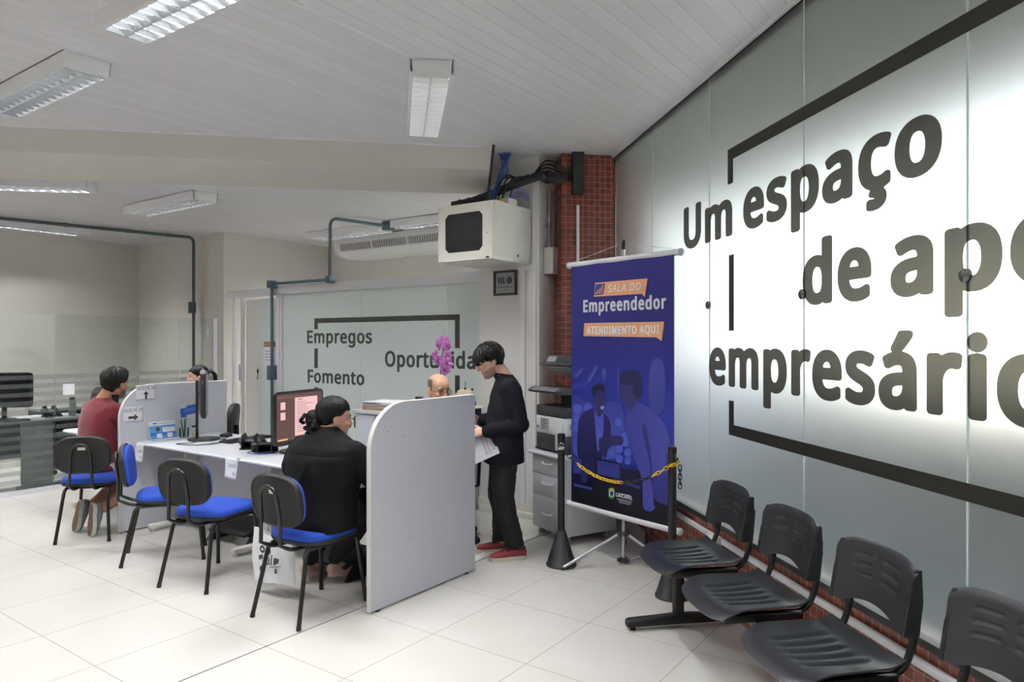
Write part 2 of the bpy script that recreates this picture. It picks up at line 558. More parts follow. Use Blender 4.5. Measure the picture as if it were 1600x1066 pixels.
def put_text(bm, s, M, cap, width=None, bold=0.03, space=1.0, shear=0, mid=False):
    """lay text in the local xy plane of M: left edge at x=0 (or centred), baseline y=0"""
    vs, fs, wd = text_mesh(s, bold, space, shear)
    sx = (width / wd) if width else cap
    x0 = -wd * sx / 2 if mid else 0
    new = [bm.verts.new(M @ V((x * sx + x0, y * cap, 0))) for x, y in vs]
    for f in fs:
        try: bm.faces.new([new[i] for i in f])
        except ValueError: pass
# ================================================================== THE SETTING
def slab_poly(name, pts, z0, z1, m, loc=(0, 0, 0), rz=0):
    """horizontal slab over world points, built in a frame turned by rz"""
    M = (Matrix.Translation(V(loc)) @ Matrix.Rotation(rz, 4, 'Z')).inverted()
    q = [(M @ V((p[0], p[1], 0))) for p in pts]
    bm = BM(); prism(bm, [(v.x, v.y) for v in q], z0, z1)
    return struct(name, bm, m, loc, rz, smooth=False)
def wall_between(name, a, b, z0, z1, th, m, parent=None):
    """vertical wall from a to b; the room is on its left side, thickness goes to the right"""
    a, b = V(a), V(b)
    d = (b - a); ln = d.length; ang = math.atan2(d.y, d.x)
    bm = BM(); box(bm, (ln, th, z1 - z0), (ln / 2, -th / 2, (z0 + z1) / 2))
    return struct(name, bm, m, (a.x, a.y, 0), ang, smooth=False)

C1 = V((-5.59, 10.6, 0)); R1 = V((-3.80, 9.32, 0)); R2 = V((-2.80, 10.75, 0))
R3 = R2 - A * 4.9
C2 = C1 - B * 6.0
C3 = V((-7.6, -2.4, 0)); C4 = pw(WALLP + .12, -3.2)
slab_poly('floor', [C1 + V((-.3, .6, 0)), C2 + V((-.4, 0, 0)), C3 + V((-.3, -.3, 0)), pw(2.0, -3.4), pw(2.0, 6.9), R3 + V((.5, .4, 0)), R2 + V((0, .5, 0))], -.12, 0, FLOORM, O, RZ_UV)
# front ceiling: everything this side of the beam, and over the pier corner
slab_poly('ceiling', [C3 + V((-.4, -.4, 0)), pw(2.0, -3.4), pw(2.0, 6.9), pw(-8.8, 6.9), pw(-8.8, 3)], HC, HC + .1, CEILM, O, RZ_UV)
# rear ceiling, lower
slab_poly('ceiling_rear', [pw(-8.9, 6.5), pw(1.35, 6.5), R3 + V((.5, .4, 0)), R2 + V((0, .5, 0)), C1 + V((-.3, .6, 0)), C2 + V((-.6, .3, 0))], HR, HR + .08, CEILM, O, RZ_UV)
# beam between the two ceilings: vertical front face, slightly sloping underside
bm = BM()
prism(bm, [(5.89, 3.3), (5.89, 3.006), (6.60, 2.955), (6.64, 2.955), (6.64, 3.3)], -9.0, .80, basis((0, 0, 0), (0, 1, 0), (0, 0, 1), (1, 0, 0)))
struct('trim_1', bm, PLASTER, (0, 0, 0), RZ_W, smooth=False)
# thin edge profile between front ceiling and beam, with its joint
bm = BM(); box(bm, (9.7, .02, .012), (-4.15, 5.88, HC - .006))
struct('trim_2', bm, WHITE, (0, 0, 0), RZ_W)
# outer walls
wall_between('wall_left', C1, C2, 0, HR + .2, .15, PLASTER)
wall_between('wall_back_left', R1, C1, 0, HR + .05, .15, PLASTER)
wall_between('wall_return', R2, R1, 0, HR + .05, .15, PLASTER)
wall_between('wall_back', R3, R2, 0, HR + .05, .15, PLASTER)
wall_between('wall_side', C2, C3, 0, HC + .05, .15, PLASTER)
wall_between('wall_front', C3, C4, 0, HC + .05, .15, PLASTER)

# column wall carrying the rack: front face along A at u = 2.376, then a side face running back along B
colL, colR = uv(2.376, 1.07), uv(2.376, .40)
colB = colR + B * .36
endS = colB - A * .30
bm = BM()
prism(bm, [(p.x, p.y) for p in (colL, colR, colB, endS, endS + B * .5, colL + B * .6)][::-1], 0, HC)
struct('wall_column', bm, PLASTERW, smooth=False)
# two white raceways on the column wall, floor duct and skirting
def on_col(v, z, off=0): return uv(2.376 - off, v, z)
bm = BM(); box(bm, (.02, .05, 2.10), (2.366, .565, 1.17)); box(bm, (.025, .16, .05), (2.362, .52, 2.22))
struct('trim_3', bm, WHITE, O, RZ_UV)
bm = BM(); box(bm, (.02, .035, 2.78), (2.366, .44, 1.56))
struct('trim_4', bm, WHITE, O, RZ_UV)
bm = BM(); box(bm, (.022, .66, .075), (2.365, .735, .0375 + .04))
struct('baseboard_column', bm, OFFW, O, RZ_UV)
bm = BM(); box(bm, (.05, .62, .05), (2.34, .72, .025), bev=.004)
struct('trim_5', bm, OFFW, O, RZ_UV)
# floor raceway
bm = BM(); box(bm, (1.45, .085, .012), (1.72, .135, .006), bev=.004)
struct('trim_6', bm, OFFW, O, RZ_UV)
# tiled pier in the corner and the low tiled wall under the windows
bm = BM(); box(bm, (.47, .35, HC), (1.655, 6.165, HC / 2))
struct('wall_pier', bm, TILEM, (0, 0, 0), RZ_W, smooth=False)
bm = BM(); box(bm, (.15, 9.1, .37), (WALLP + .075, 1.45, .185))
struct('wall_right', bm, TILEM, (0, 0, 0), RZ_W, smooth=False)
bm = BM(); box(bm, (.15, 9.1, .09), (WALLP + .085, 1.45, .415))
struct('wall_right_upper', bm, TILEM, (0, 0, 0), RZ_W, smooth=False)
bm = BM(); box(bm, (.022, 9.1, .03), (WALLP - .011, 1.45, .398), bev=.003)
struct('trim_7', bm, WHITE, (0, 0, 0), RZ_W)
bm = BM(); box(bm, (.05, 9.1, .03), (WALLP + .03, 1.45, .466)); 
struct('window_sill', bm, mat('dark_bronze_channel', (40, 34, 30), .4), (0, 0, 0), RZ_W)
bm = BM(); box(bm, (.015, .8, .11), (WALLP - .008, 5.6, .055))
struct('baseboard_right', bm, mat('grey_cement_skirting', (168, 163, 156), .8, var=.08), (0, 0, 0), RZ_W)
# top channel over the glass
bm = BM(); box(bm, (.03, 9.1, .02), (WALLP + .02, 1.45, HC - .01))
struct('trim_8', bm, mat('black_channel', (20, 20, 20), .5), (0, 0, 0), RZ_W)
bm = BM(); box(bm, (.02, 9.1, .02), (WALLP - .012, 1.45, HC - .01))
struct('trim_9', bm, WHITE, (0, 0, 0), RZ_W)
# frosted panes with their connectors
joints = [5.98, 5.065, 4.085, 3.067, 2.10, 1.10, .10, -.9, -1.9, -3.1]
conn = mat('steel_connector', (120, 120, 122), .25, .8)
SEAL = mat('pale_glass_edge', (214, 232, 226), .15)
for i, (a, b) in enumerate(zip(joints, joints[1:])):
    bm = BM(); box(bm, (.010, a - b - .008, HC - .475), (WALLP + .012, (a + b) / 2, (HC + .475) / 2))
    g = struct('window_%d' % (i + 1), bm, FROST, (0, 0, 0), RZ_W, smooth=False)
    if i < 6:
        bm = BM(); box(bm, (.012, .007, HC - .48), (WALLP + .011, b, (HC + .48) / 2))
        obj('joint_seal', bm, SEAL, g, 'pale vertical glass edge')
        for z in (1.79,):
            bm = BM()
            M = basis((WALLP - .012, b, z), (0, 1, 0), (0, 0, 1), (1, 0, 0))
            lathe(bm, [(.019, 0), (.024, .004), (.024, .016), (.012, .018), (.012, .03)], 18, M)
            obj('glass_connector', bm, conn, g, 'round steel connector on the joint')
# vinyl lettering on the panes
def wtext(bm, s, wl, wr, z, cap, **k):
    M = basis((WALLP + .0045, wl, z), (0, -1, 0), (0, 0, 1), (-1, 0, 0))
    put_text(bm, s, M, cap, wl - wr, **k)
sign = thing('window_lettering', 'large dark vinyl lettering "Um espaço de apoio" and frame across the frosted windows', 'sign', (0, 0, 0), RZ_W)
for s, wl, wr, z, cap in (('Um', 4.475, 3.783, 2.175, .278), ('espaço', 3.655, 2.21, 2.178, .278), ('de', 3.075, 2.584, 1.738, .285),
                          ('apoio', 2.474, 1.27, 1.738, .285), ('empresário', 4.085, 1.745, 1.307, .285)):
    bm = BM(); wtext(bm, s, wl, wr, z, cap, bold=.080, space=.98)
    obj('word', bm, VINYL, sign, 'dark letters "%s"' % s, smooth=False)
bm = BM()
fx = WALLP + .0045
def wband(w0, w1, z0, z1): prism(bm, [(w0, z0), (w1, z0), (w1, z1), (w0, z1)], 0, .0004, basis((fx, 0, 0), (0, 1, 0), (0, 0, 1), (1, 0, 0)))
wband(.6, 3.84, 2.609, 2.676); wband(3.775, 3.84, 2.474, 2.609); wband(3.765, 3.825, 1.629, 2.064)
wband(3.765, 3.825, 1.03, 1.228); wband(.6, 3.765, 1.03, 1.092)
obj('border', bm, VINYL, sign, 'dark frame line around the words', smooth=False)

# ------------------------------------------------------------------ outdoors behind the frosted panes, with added shapes that grade their glow
bm = BM(); box(bm, (30, 40, .1), (WALLP + 15.2, 4, -.25))
struct('ground_outside', bm, mat('concrete_pavement', (128, 132, 136), .9, var=.1), (0, 0, 0), RZ_W)
bm = BM(); box(bm, (1.85, 14, .25), (WALLP + .97, 1.5, HC + .06))
struct('canopy_added', bm, mat('dark_green_added_canopy', (42, 54, 32), .9), (0, 0, 0), RZ_W)  # added overhang, sized to darken the upper part of the panes
bm = BM(); box(bm, (.42, .3, 3.3), (WALLP + .26, 6.20, 1.45))
struct('wall_outside', bm, TILEM, (0, 0, 0), RZ_W, smooth=False)
bm = BM(); box(bm, (.3, 24, 1.35), (WALLP + 2.9, 4, .425))
struct('parapet_added', bm, mat('grey_added_parapet', (54, 62, 78), .9), (0, 0, 0), RZ_W)  # added low wall, its height set to dim the lower panes

bm = BM(); box(bm, (.4, 10.5, 3.4), (WALLP + 8.3, 8.2, 1.5))
struct('facade_added', bm, mat('white_added_facade', (236, 234, 226), .9), (0, 0, 0), RZ_W)  # bright facade added to give the panes their brightest patch
# ------------------------------------------------------------------ glazed office partition across the back
UP = 2.45
pt = struct('partition_back', (lambda b: (box(b, (.05, 3.75, .10), (UP + .02, 2.36, 2.18)), box(b, (.05, .05, 2.23), (UP + .02, 4.21, 1.115)),
            box(b, (.05, .03, 2.15), (UP + .02, 4.14, 1.07)), box(b, (.05, 3.4, .06), (UP + .02, 2.4, .03)), b)[-1])(BM()), mat('white_aluminium_profile', (232, 232, 236), .35), O, RZ_UV)
for k, (a, b) in enumerate(((4.125, 2.78), (2.774, 1.55), (1.544, .62))):
    bm = BM(); box(bm, (.010, a - b, 2.07), (UP + .02, (a + b) / 2, 1.095))
    struct('window_%d' % (21 + k), bm, PARTM, O, RZ_UV, smooth=False)
lt = thing('partition_lettering', 'dark grey lettering and frame line "Empregos Fomento Oportunidad" on the pale glass partition', 'sign', O, RZ_UV)
PV = film('dark_grey_vinyl', (66, 68, 64), (.06, .06, .06))
def ptext(bm, s, vl, vr, z, cap, **k):
    put_text(bm, s, basis((UP + .0135, vl, z), (0, -1, 0), (0, 0, 1), (-1, 0, 0)), cap, vl - vr, **k)
for s, vl, vr, z, cap in (('Empregos', 3.68, 2.60, 1.543, .15), ('Fomento', 3.67, 2.72, 1.09, .15), ('Oportunidade', 2.405, .91, 1.30, .165),
                          ('Crédito', 3.67, 2.62, .615, .15), ('E', 1.97, 1.86, .855, .15)):
    bm = BM(); ptext(bm, s, vl, vr, z, cap, bold=.058, space=.99)
    obj('word', bm, PV, lt, 'dark letters "%s"' % s, smooth=False)
bm = BM()
fx = UP + .0135
def pband(v0, v1, z0, z1): prism(bm, [(v0, z0), (v1, z0), (v1, z1), (v0, z1)], 0, .0004, basis((fx, 0, 0), (0, 1, 0), (0, 0, 1), (1, 0, 0)))
pband(1.42, 3.55, 1.775, 1.83); pband(3.49, 3.55, 1.705, 1.775); pband(3.49, 3.55, 1.26, 1.485); pband(3.49, 3.55, .80, 1.04)
pband(1.38, 1.44, 1.50, 1.83); pband(1.38, 1.44, 1.06, 1.235)
obj('border', bm, PV, lt, 'dark frame line around the words', smooth=False)

# door bay beside the partition: head rail, posts, open doorway with a pale leaf and a sliding glass leaf
d = struct('door_1', (lambda b: (box(b, (.06, 1.02, .09), (UP + .02, 4.73, 2.165)), box(b, (.05, .035, 2.12), (UP + .02, 5.14, 1.06)), box(b, (.05, .02, 2.12), (UP + .02, 4.95, 1.06)), b)[-1])(BM()),
           mat('white_aluminium_profile', (232, 232, 236), .35), O, RZ_UV)
bm = BM(); box(bm, (.035, .44, 2.08), (UP + .10, 4.75, 1.05)); obj('door_leaf', bm, mat('cream_door_leaf', (236, 233, 226), .5), d, 'cream door leaf standing ajar')
bm = BM(); box(bm, (.012, .32, 2.08), (UP + .0, 4.42, 1.05)); obj('glass_leaf', bm, PARTM, d, 'pale frosted glass leaf')
bm = BM(); box(bm, (.03, .05, .16), (UP - .015, 4.555, 1.18), bev=.004); obj('lock', bm, WHITE, d, 'white lock case')
bm = BM(); box(bm, (.01, .02, .05), (UP - .034, 4.56, 1.20)); tube(bm, [(UP - .03, 4.56, 1.18), (UP - .032, 4.575, 1.10)], .004); obj('keys', bm, BLKM, d, 'key in the lock')
bm = BM(); box(bm, (.03, .03, .2), (UP - .01, 4.96, 1.17), bev=.004); obj('strike_plate', bm, ALU, d)
sg = thing('notice', 'small white notice with an orange "AVISO" header on the glass door leaf', 'sign', O, RZ_UV)
Mn = basis((UP - .0075, 4.49, 0), (0, -1, 0), (0, 0, 1), (-1, 0, 0))
bm = BM(); prism(bm, rrect(.24, .30, .012), 0, .001, Mn @ Matrix.Translation((.13, 1.42, 0))); obj('sheet', bm, PAPER, sg)
bm = BM(); prism(bm, rrect(.225, .06, .005), .0012, .0016, Mn @ Matrix.Translation((.13, 1.53, 0))); obj('header', bm, mat('brown_header', (110, 78, 66), .7), sg, 'brown header bar')
bm = BM(); put_text(bm, 'AVISO', Mn @ Matrix.Translation((.03, 1.51, .002)), .042, .19, bold=.03); obj('header_text', bm, mat('orange_ink', (240, 170, 130), .7), sg, 'orange word "AVISO"', smooth=False)
bm = BM()
for i in range(4): prism(bm, [(.04 + .01 * (i % 2), 1.44 - i * .035), (.22 - .012 * i, 1.44 - i * .035), (.22 - .012 * i, 1.449 - i * .035), (.04 + .01 * (i % 2), 1.449 - i * .035)], .0012, .0015, Mn)
obj('text_lines', bm, LINK, sg, smooth=False)

# ------------------------------------------------------------------ low clear glass screen at the left, with milky stripes
GL = V((-5.10, 7.05, 0))
def gp(t, s, z=0): return GL + B * t + A * s + V((0, 0, z))
bm = BM(); box(bm, (4.6, .05, .055), (-.02, 0, .0275)); sc_ = struct('screen_rail', bm, mat('white_aluminium_profile', (232, 232, 236), .35), GL, RZ_UV)
bm = BM(); box(bm, (.05, .05, 1.85), (2.31, 0, .925), bev=.004); struct('screen_post', bm, MATS['white_aluminium_profile'], GL, RZ_UV)
bm = BM(); tube(bm, [(2.2, -.03, 1.6), (2.2, -.03, 1.72), (2.19, -.03, 1.78)], .006); ball(bm, (2.2, -.03, 1.68), (.02, .012, .035)); obj('lock', bm, ALU, bpy.data.objects['screen_post'], 'small steel lock')
for k, (a, b) in enumerate(((-2.3, -1.0), (-.995, .49), (.495, 1.85), (1.855, 2.285))):
    bm = BM(); box(bm, (b - a, .008, 1.79), ((a + b) / 2, 0, .955))
    g = struct('window_%d' % (31 + k), bm, CLEAR, GL, RZ_UV, smooth=False)
    for j in range(13):
        bm = BM(); box(bm, (b - a - .004, .0006, .045), ((a + b) / 2, -.0048, .14 + j * .088))
        obj('film_stripe', bm, STRIPE, g, 'milky stripe of film', smooth=False)
# ================================================================== LIGHTS ON THE CEILINGS
TUBE = emis('fluorescent_tube', (255, 253, 250), 9.0)
def make_fixture(n_blade=14):
    """origin at the centre of the underside of the ceiling; long axis = local x"""
    t = thing('ceiling_light', 'x', 'ceiling light')
    Lh, Wd, D = 1.34, .26, .09
    bm = BM()
    box(bm, (Lh, Wd, .006), (0, 0, -.003))
    for s in (-1, 1):
        prism(bm, [(-.02 * 0, 0), (0, -D), (.022, -D), (.012, 0)], -Lh / 2, Lh / 2, basis((0, s * Wd / 2, 0), (0, -s, 0), (0, 0, 1), (-s, 0, 0)))
        box(bm, (.05, Wd - .004, D - .004), (s * (Lh / 2 - .025), 0, -(D - .004) / 2), bev=.004)
    obj('housing', bm, WHITE, t)
    bm = BM(); box(bm, (Lh - .1, Wd - .05, .002), (0, 0, -.012)); obj('reflector', bm, REFL, t)
    for s in (-1, 1):
        bm = BM(); tube(bm, [(-Lh / 2 + .06, s * .055, -.035), (Lh / 2 - .06, s * .055, -.035)], .013, 12)
        obj('lamp_tube', bm, TUBE, t, 'glowing fluorescent tube')
    bm = BM()
    for k in range(n_blade + 1):
        x = -Lh / 2 + .06 + (Lh - .12) * k / n_blade
        prism(bm, [(-.012, -.057), (.012, -.057), (.0012, -D + .003), (-.0012, -D + .003)], -Wd / 2 + .02, Wd / 2 - .02, basis((x, 0, 0), (1, 0, 0), (0, 0, 1), (0, -1, 0)))
    for y in (-Wd / 2 + .022, 0, Wd / 2 - .022):
        prism(bm, [(-.016 if y <= 0 else -.004, -.045), (.016 if y >= 0 else .004, -.045), (.002, -D + .001), (-.002, -D + .001)], -Lh / 2 + .055, Lh / 2 - .055, basis((0, y, 0), (0, 1, 0), (0, 0, 1), (1, 0, 0)))
    obj('louvre', bm, MIRR, t, 'mirrored louvre grid', ang=20)
    return t
def lamp_light(root):
    """the light the two tubes give: an area lamp lying in the reflector"""
    l = bpy.data.lights.new('fixture_light', 'AREA'); l.shape = 'RECTANGLE'; l.size = 1.2; l.size_y = .2; l.energy = LAMP_W; l.color = (.98, .99, 1.0)
    o = bpy.data.objects.new('fixture_light', l); COL.objects.link(o); o.parent = root; o.location = (0, 0, -.0145)
    return o
RA = RZ_UV + PI / 2               # local x -> A
RB = RZ_UV
RW = RZ_W + PI / 2                  # local x -> W
fx0 = make_fixture()
FIX = [  # x, y, z, rz, label
    (-1.46, 3.23, HC, RA, 'large white ceiling light with blown-out louvre at the top left, nearest the camera'),
    (-2.97, 4.44, HC, RA, 'white louvred ceiling light at the left edge, in front of the beige beam'),
    (-.57, 4.74, HC, RW, 'white louvred ceiling light alone in the middle, pointing along the window wall'),
    (-3.48, 7.17, HR, RA, 'louvred ceiling light behind the beam, above the low glass screen'),
    (-2.10, 9.03, HR, RA, 'louvred ceiling light beside the slate conduit hook, left of the two by the air conditioner'),
    (-.82, 8.06, HR, RA, 'louvred ceiling light half hidden behind the wall rack'),
    (-5.84, 8.48, HR, RB, 'louvred ceiling light at the far left above the glass screen, below the pipe'),
    (-4.42, 6.22, HR, RZ_W, 'louvred ceiling light cut off by the underside of the beam at the left edge'),
]
hidden = [(.35, 1.55, HC, RA), (-3.9, 1.0, HC, RA), (-1.2, -.6, HC, RA), (-5.6, 3.4, HC, RA), (1.0, -1.6, HC, RA), (-5.2, -.9, HC, RA), (-6.9, 7.35, HR, RB), (-7.9, 6.35, HR, RB), (-6.4, 4.55, HC, RA), (-7.3, 2.4, HC, RA)]  # unseen fixtures added to light the front and the rear left
for i, (x, y, z, r, lab) in enumerate(FIX):
    o = fx0 if i == 0 else dup(fx0, (x, y, z), r)
    o.location = (x, y, z); o.rotation_euler = (0, 0, r); o['label'] = lab; o['group'] = 'louvred ceiling lights'
for i, (x, y, z, r) in enumerate(hidden):
    o = dup(fx0, (x, y, z), r, 'louvred ceiling light added out of view to brighten the room', 'ceiling lights added out of view')
for o in [o for o in bpy.data.objects if o.name.startswith('ceiling_light')]: lamp_light(o)

# white cable strip on the ceiling feeding the middle light
a, b = V((-.56, 4.06, 0)), V((-1.25, 3.12, 0))
dd = b - a
bm = BM(); box(bm, (dd.length, .022, .012), (dd.length / 2, 0, HC - .006), bev=.002)
struct('trim_10', bm, WHITE, (a.x, a.y, 0), math.atan2(dd.y, dd.x))

# ------------------------------------------------------------------ air conditioner hanging under the rear ceiling
ac = thing('air_conditioner', 'long white ceiling-hung air conditioner behind the glass partition', 'air conditioner', V((-1.72, 9.18, 0)) , RA)
# local x runs along A (to the far left), local +y away from the camera is -B turned: build front at +y
prof = [(.30, -.02), (.335, -.085), (.335, -.10), (.305, -.205), (.26, -.25), (.10, -.285), (-.30, -.27), (-.33, -.20), (-.33, -.02)]
bm = BM(); prism(bm, prof, -1.02, 1.02, basis((0, 0, HR), (0, 1, 0), (0, 0, 1), (1, 0, 0)))
obj('casing', bm, mat('white_ac_casing', (232, 232, 232), .6, spec=.2), ac, ang=50)
for s in (-1, 1):
    bm = BM(); prism(bm, [(p[0] * 1.03, p[1] * 1.03) for p in prof], s * 1.02, s * 1.06, basis((0, 0, HR), (0, 1, 0), (0, 0, 1), (1, 0, 0)))
    obj('end_cap', bm, MATS['white_ac_casing'], ac, ang=50)
bm = BM()
nrm = V((0, .07, -.08)).normalized()
Mg = basis((0, .320, HR - .1525), (1, 0, 0), V((0, .03, .105)).normalized(), V((0, .105, -.03)).normalized())
prism(bm, [(-.95, -.048), (.95, -.048), (.95, .048), (-.95, .048)], .001, .004, Mg)
obj('grille_opening', bm, mat('dark_grille', (58, 58, 60), .7), ac, 'dark outlet opening')
bm = BM()
for i in range(5):
    y = -.04 + i * .02
    prism(bm, [(-.95, y - .003), (.95, y - .003), (.95, y + .003), (-.95, y + .003)], .005, .012, Mg)
for i in range(46):
    x = -.94 + i * 1.88 / 45
    prism(bm, [(x - .003, -.045), (x + .003, -.045), (x + .003, .045), (x - .003, .045)], .004, .009, Mg)
for x in (-.95, -.32, .32, .95): prism(bm, [(x - .012, -.05), (x + .012, -.05), (x + .012, .05), (x - .012, .05)], .004, .014, Mg)
obj('grille', bm, WHITE, ac, 'white outlet louvre')
ac.location = V((-1.40, 9.42, 0))
ac.rotation_euler = (0, 0, RZ_UV + PI / 2)

# ------------------------------------------------------------------ slate conduits
def pipe_thing(name, label, cat, paths, r, m, boxes=(), clamps=(), mbox=None):
    t = thing(name, label, cat)
    bm = BM()
    for p in paths: tube(bm, p, r, 12)
    obj('pipe', bm, m, t)
    for c, s, rz in boxes:
        bm = BM(); box(bm, s, c, (0, 0, rz), bev=.006); obj('junction_box', bm, mbox or m, t, 'small square junction box')
    for c in clamps:
        bm = BM(); box(bm, (.035, .035, .045), c, (0, 0, .6), bev=.004); obj('clamp', bm, m, t)
    return t
zc = HR - .03
pa, pb = V((-6.05, 7.85, zc)), V((-4.44, 9.46, zc))
pc = V((-4.30, 9.55, zc)) 
pipe_thing('conduit', 'dark slate conduit running under the rear ceiling and down the back left wall', 'pipe',
           [bend_path([pa, pb, pc, V((pc.x, pc.y, .9))], .12, 6)], .02, DSLATE,
           [((pc.x - .01, pc.y - .02, 2.02), (.09, .07, .15), .6)], [pa.lerp(pb, .42), pa.lerp(pb, .72), pa.lerp(pb, .93), V((pc.x, pc.y, 2.6)), V((pc.x, pc.y, 1.75))])
# conduit along the partition head, up to the ceiling, and down the post
q0 = uv(UP - .05, 4.255, 0); q1 = uv(UP - .05, 3.20, 0)
hook = q1 + V((.55, .55, 0))
pipe_thing('conduit', 'slate blue conduit along the top of the glass partition hooking up to the ceiling', 'pipe',
           [bend_path([V((q1.x, q1.y, 2.25)), V((q1.x, q1.y, HR - .06)), V((hook.x, hook.y, HR - .06))], .10, 6),
            [V((q0.x, q0.y, 2.255)), V((q1.x, q1.y, 2.255))], [V((q0.x, q0.y, .05)), V((q0.x, q0.y, 2.25))]], .0185, SLATE,
           [((q1.x, q1.y, 2.255), (.08, .08, .08), .95), ((q0.x, q0.y, 2.25), (.09, .09, .09), .95), ((hook.x, hook.y, HR - .06), (.10, .12, .10), .95), ((q0.x, q0.y, 1.19), (.10, .07, .17), .95)])
# small grey conduit dropping to the junction box on the column side
cs = colR + B * .12 - A * .03
pipe_thing('conduit', 'thin galvanised conduit dropping from the cable tray to the junction box', 'pipe',
           [[V((cs.x, cs.y, 2.92)), V((cs.x, cs.y, 2.24))]], .014, mat('galvanised_steel', (150, 152, 154), .4, .5), (), [V((cs.x, cs.y, 2.6))])
# ================================================================== COUNTERS AND DIVIDER PANELS
def divider(name, label, v):
    """upright panel along B at offset v, 0.93 long, 1.2 high, rounded near top corner"""
    t = thing(name, label, 'divider panel', uv(0, v), RZ_UV)
    Lp, Hp, r, th = .955, 1.20, .27, .028
    arc = [(r - r * math.cos(a), Hp - r + r * math.sin(a)) for a in [PI / 2 * i / 12 for i in range(13)]]
    pts = [(0, .012)] + arc + [(Lp, Hp), (Lp, .012)]
    bm = BM(); prism(bm, pts, -th / 2, th / 2, XZ)
    obj('board', bm, GREYLAM, t, smooth=False)
    bm = BM()
    path = [(0, .012)] + arc + [(Lp, Hp)]
    secs = []
    for i, (x, z) in enumerate(path):
        a = path[max(0, i - 1)]; b = path[min(len(path) - 1, i + 1)]
        d = V((b[0] - a[0], 0, b[1] - a[1])).normalized(); n = V((-d.z, 0, d.x))
        secs.append((V((x, 0, z)) + n * .002, n * .006, V((0, .0175, 0))))
    loft(bm, secs, 12, ex=3.5)
    obj('edge_band', bm, EDGE, t, 'cream plastic edge band')
    bm = BM()
    for x in (.06, Lp - .08): lathe(bm, [(.016, 0), (.016, .012)], 12, Matrix.Translation((x, 0, 0)))
    obj('glide', bm, BLK, t)
    return t
dv1 = divider('divider_panel', 'large pale grey divider panel with scuffs, nearest the camera, beside the person in black', 0.0)
dv2 = divider('divider_panel', 'pale grey divider panel carrying the two arrow signs, beside the person in dark red', 2.93)
# scuffs on the near panel
bm = BM(); random.seed(3)
for i in range(15):
    x, z = (random.uniform(.1, .3), random.uniform(.9, 1.12)) if i % 2 else (random.uniform(.1, .85), random.uniform(.35, 1.15))
    s = random.uniform(.002, .005)
    prism(bm, [(x - s, z - s * .6), (x + s, z - s * .8), (x + s * .6, z + s), (x - s * .7, z + s * .9)], .0142, .0144, XZ)
obj('scuff', bm, mat('grey_scuff', (150, 148, 152), .8), dv1, 'dark scuff marks')

def counter(name, label, v0, v1, u0=.13, u1=.89, legs=True):
    t = thing(name, label, 'desk', uv(u0, v0), RZ_UV)
    w, l = u1 - u0, v1 - v0
    bm = BM(); prism(bm, rrect(w, l, .03), .71, .735, Matrix.Translation((w / 2, l / 2, 0))); obj('worktop', bm, LAMTOP, t)
    bm = BM(); tube(bm, [(.004, .02, .7225), (.004, l - .02, .7225)], (.0125), 10); obj('edge_band', bm, WHITE, t, 'rounded white front edge')
    bm = BM(); box(bm, (.018, l - .1, .46), (w * .62, l / 2, .47)); obj('modesty_panel', bm, DGREY if False else GREYLAM, t)
    for y in (.13, l - .13):
        bm = BM()
        box(bm, (.09, .035, .64), (w * .52, y, .39)); box(bm, (w * .85, .06, .04), (w * .47, y, .04), bev=.012); box(bm, (w * .8, .05, .03), (w * .5, y, .695))
        for x in (w * .08, w * .86): lathe(bm, [(.02, 0), (.02, .02)], 10, Matrix.Translation((x, y, 0)))
        obj('leg', bm, OFFW, t)
    return t
ct1 = counter('counter_desk', 'pale grey counter desk with the "GUICHÊ 05" sheet, beside the divider with arrow signs', 1.475, 2.912)
ct2 = counter('counter_desk', 'pale grey counter desk with the "GUICHÊ 06" sheet, in front of the person in black', .018, 1.471)
ct3 = counter('counter_desk', 'white counter desk whose corner shows left of the person in dark red', 2.95, 4.30)

# small sheets taped up
def paper_sign(label, M, w, h, texts, arrow=None, curl=0, cat='sign', group=None):
    """M: drawing plane, origin at the sheet's lower left, z towards the reader"""
    t = thing('paper_sign', label, cat, M.translation, 0, group)
    R = M.to_3x3().to_4x4()
    bm = BM()
    nx, nz = 8, 8
    g = [[bm.verts.new(R @ V((w * i / nx, h * j / nz, .002 + curl * (1 - j / nz) ** 2 * (.4 + .6 * math.sin(i / nx * 2.2)) * .02))) for i in range(nx + 1)] for j in range(nz + 1)]
    for j in range(nz):
        for i in range(nx): bm.faces.new((g[j][i], g[j][i + 1], g[j + 1][i + 1], g[j + 1][i]))
    ob = obj('sheet', bm, PAPER, t)
    sm = ob.modifiers.new('thickness', 'SOLIDIFY'); sm.thickness = .0006
    for s, x, y, cap, wd in texts:
        zz = .0028 + curl * (1 - y / h) ** 2 * .02
        bm = BM(); put_text(bm, s, R @ Matrix.Translation((x, y, zz)), cap, wd, bold=0, space=1.0)
        obj('printed_words', bm, INK, t, smooth=False)
    if arrow:
        (ax, ay, s, d) = arrow
        poly = [(-.5, -.13), (.1, -.13), (.1, -.34), (.5, 0), (.1, .34), (.1, .13), (-.5, .13)]
        if d == 'up': poly = [(-y, x) for x, y in poly]; 
        bm = BM(); prism(bm, [(ax + x * s, ay + y * s) for x, y in poly], .0026, .003, R); obj('arrow', bm, INK, t, 'dark arrow')
    return t
def pan_pt(px, py, v):
    """point of the panel plane at offset v seen at photo position"""
    k = (px - 800) / FPX
    o = uv(0, v)
    u = (k * o.y - o.x) / (B.x - k * B.y)
    y = o.y + u * B.y
    return u, EYE - (py - 533) / FPX * y
def plane_B(u, v, z): return basis(uv(u, v, z), B, (0, 0, 1), -A)
u, z = pan_pt(212.5, 626, 2.915)
sw = pan_pt(243, 626, 2.915)[0] - u
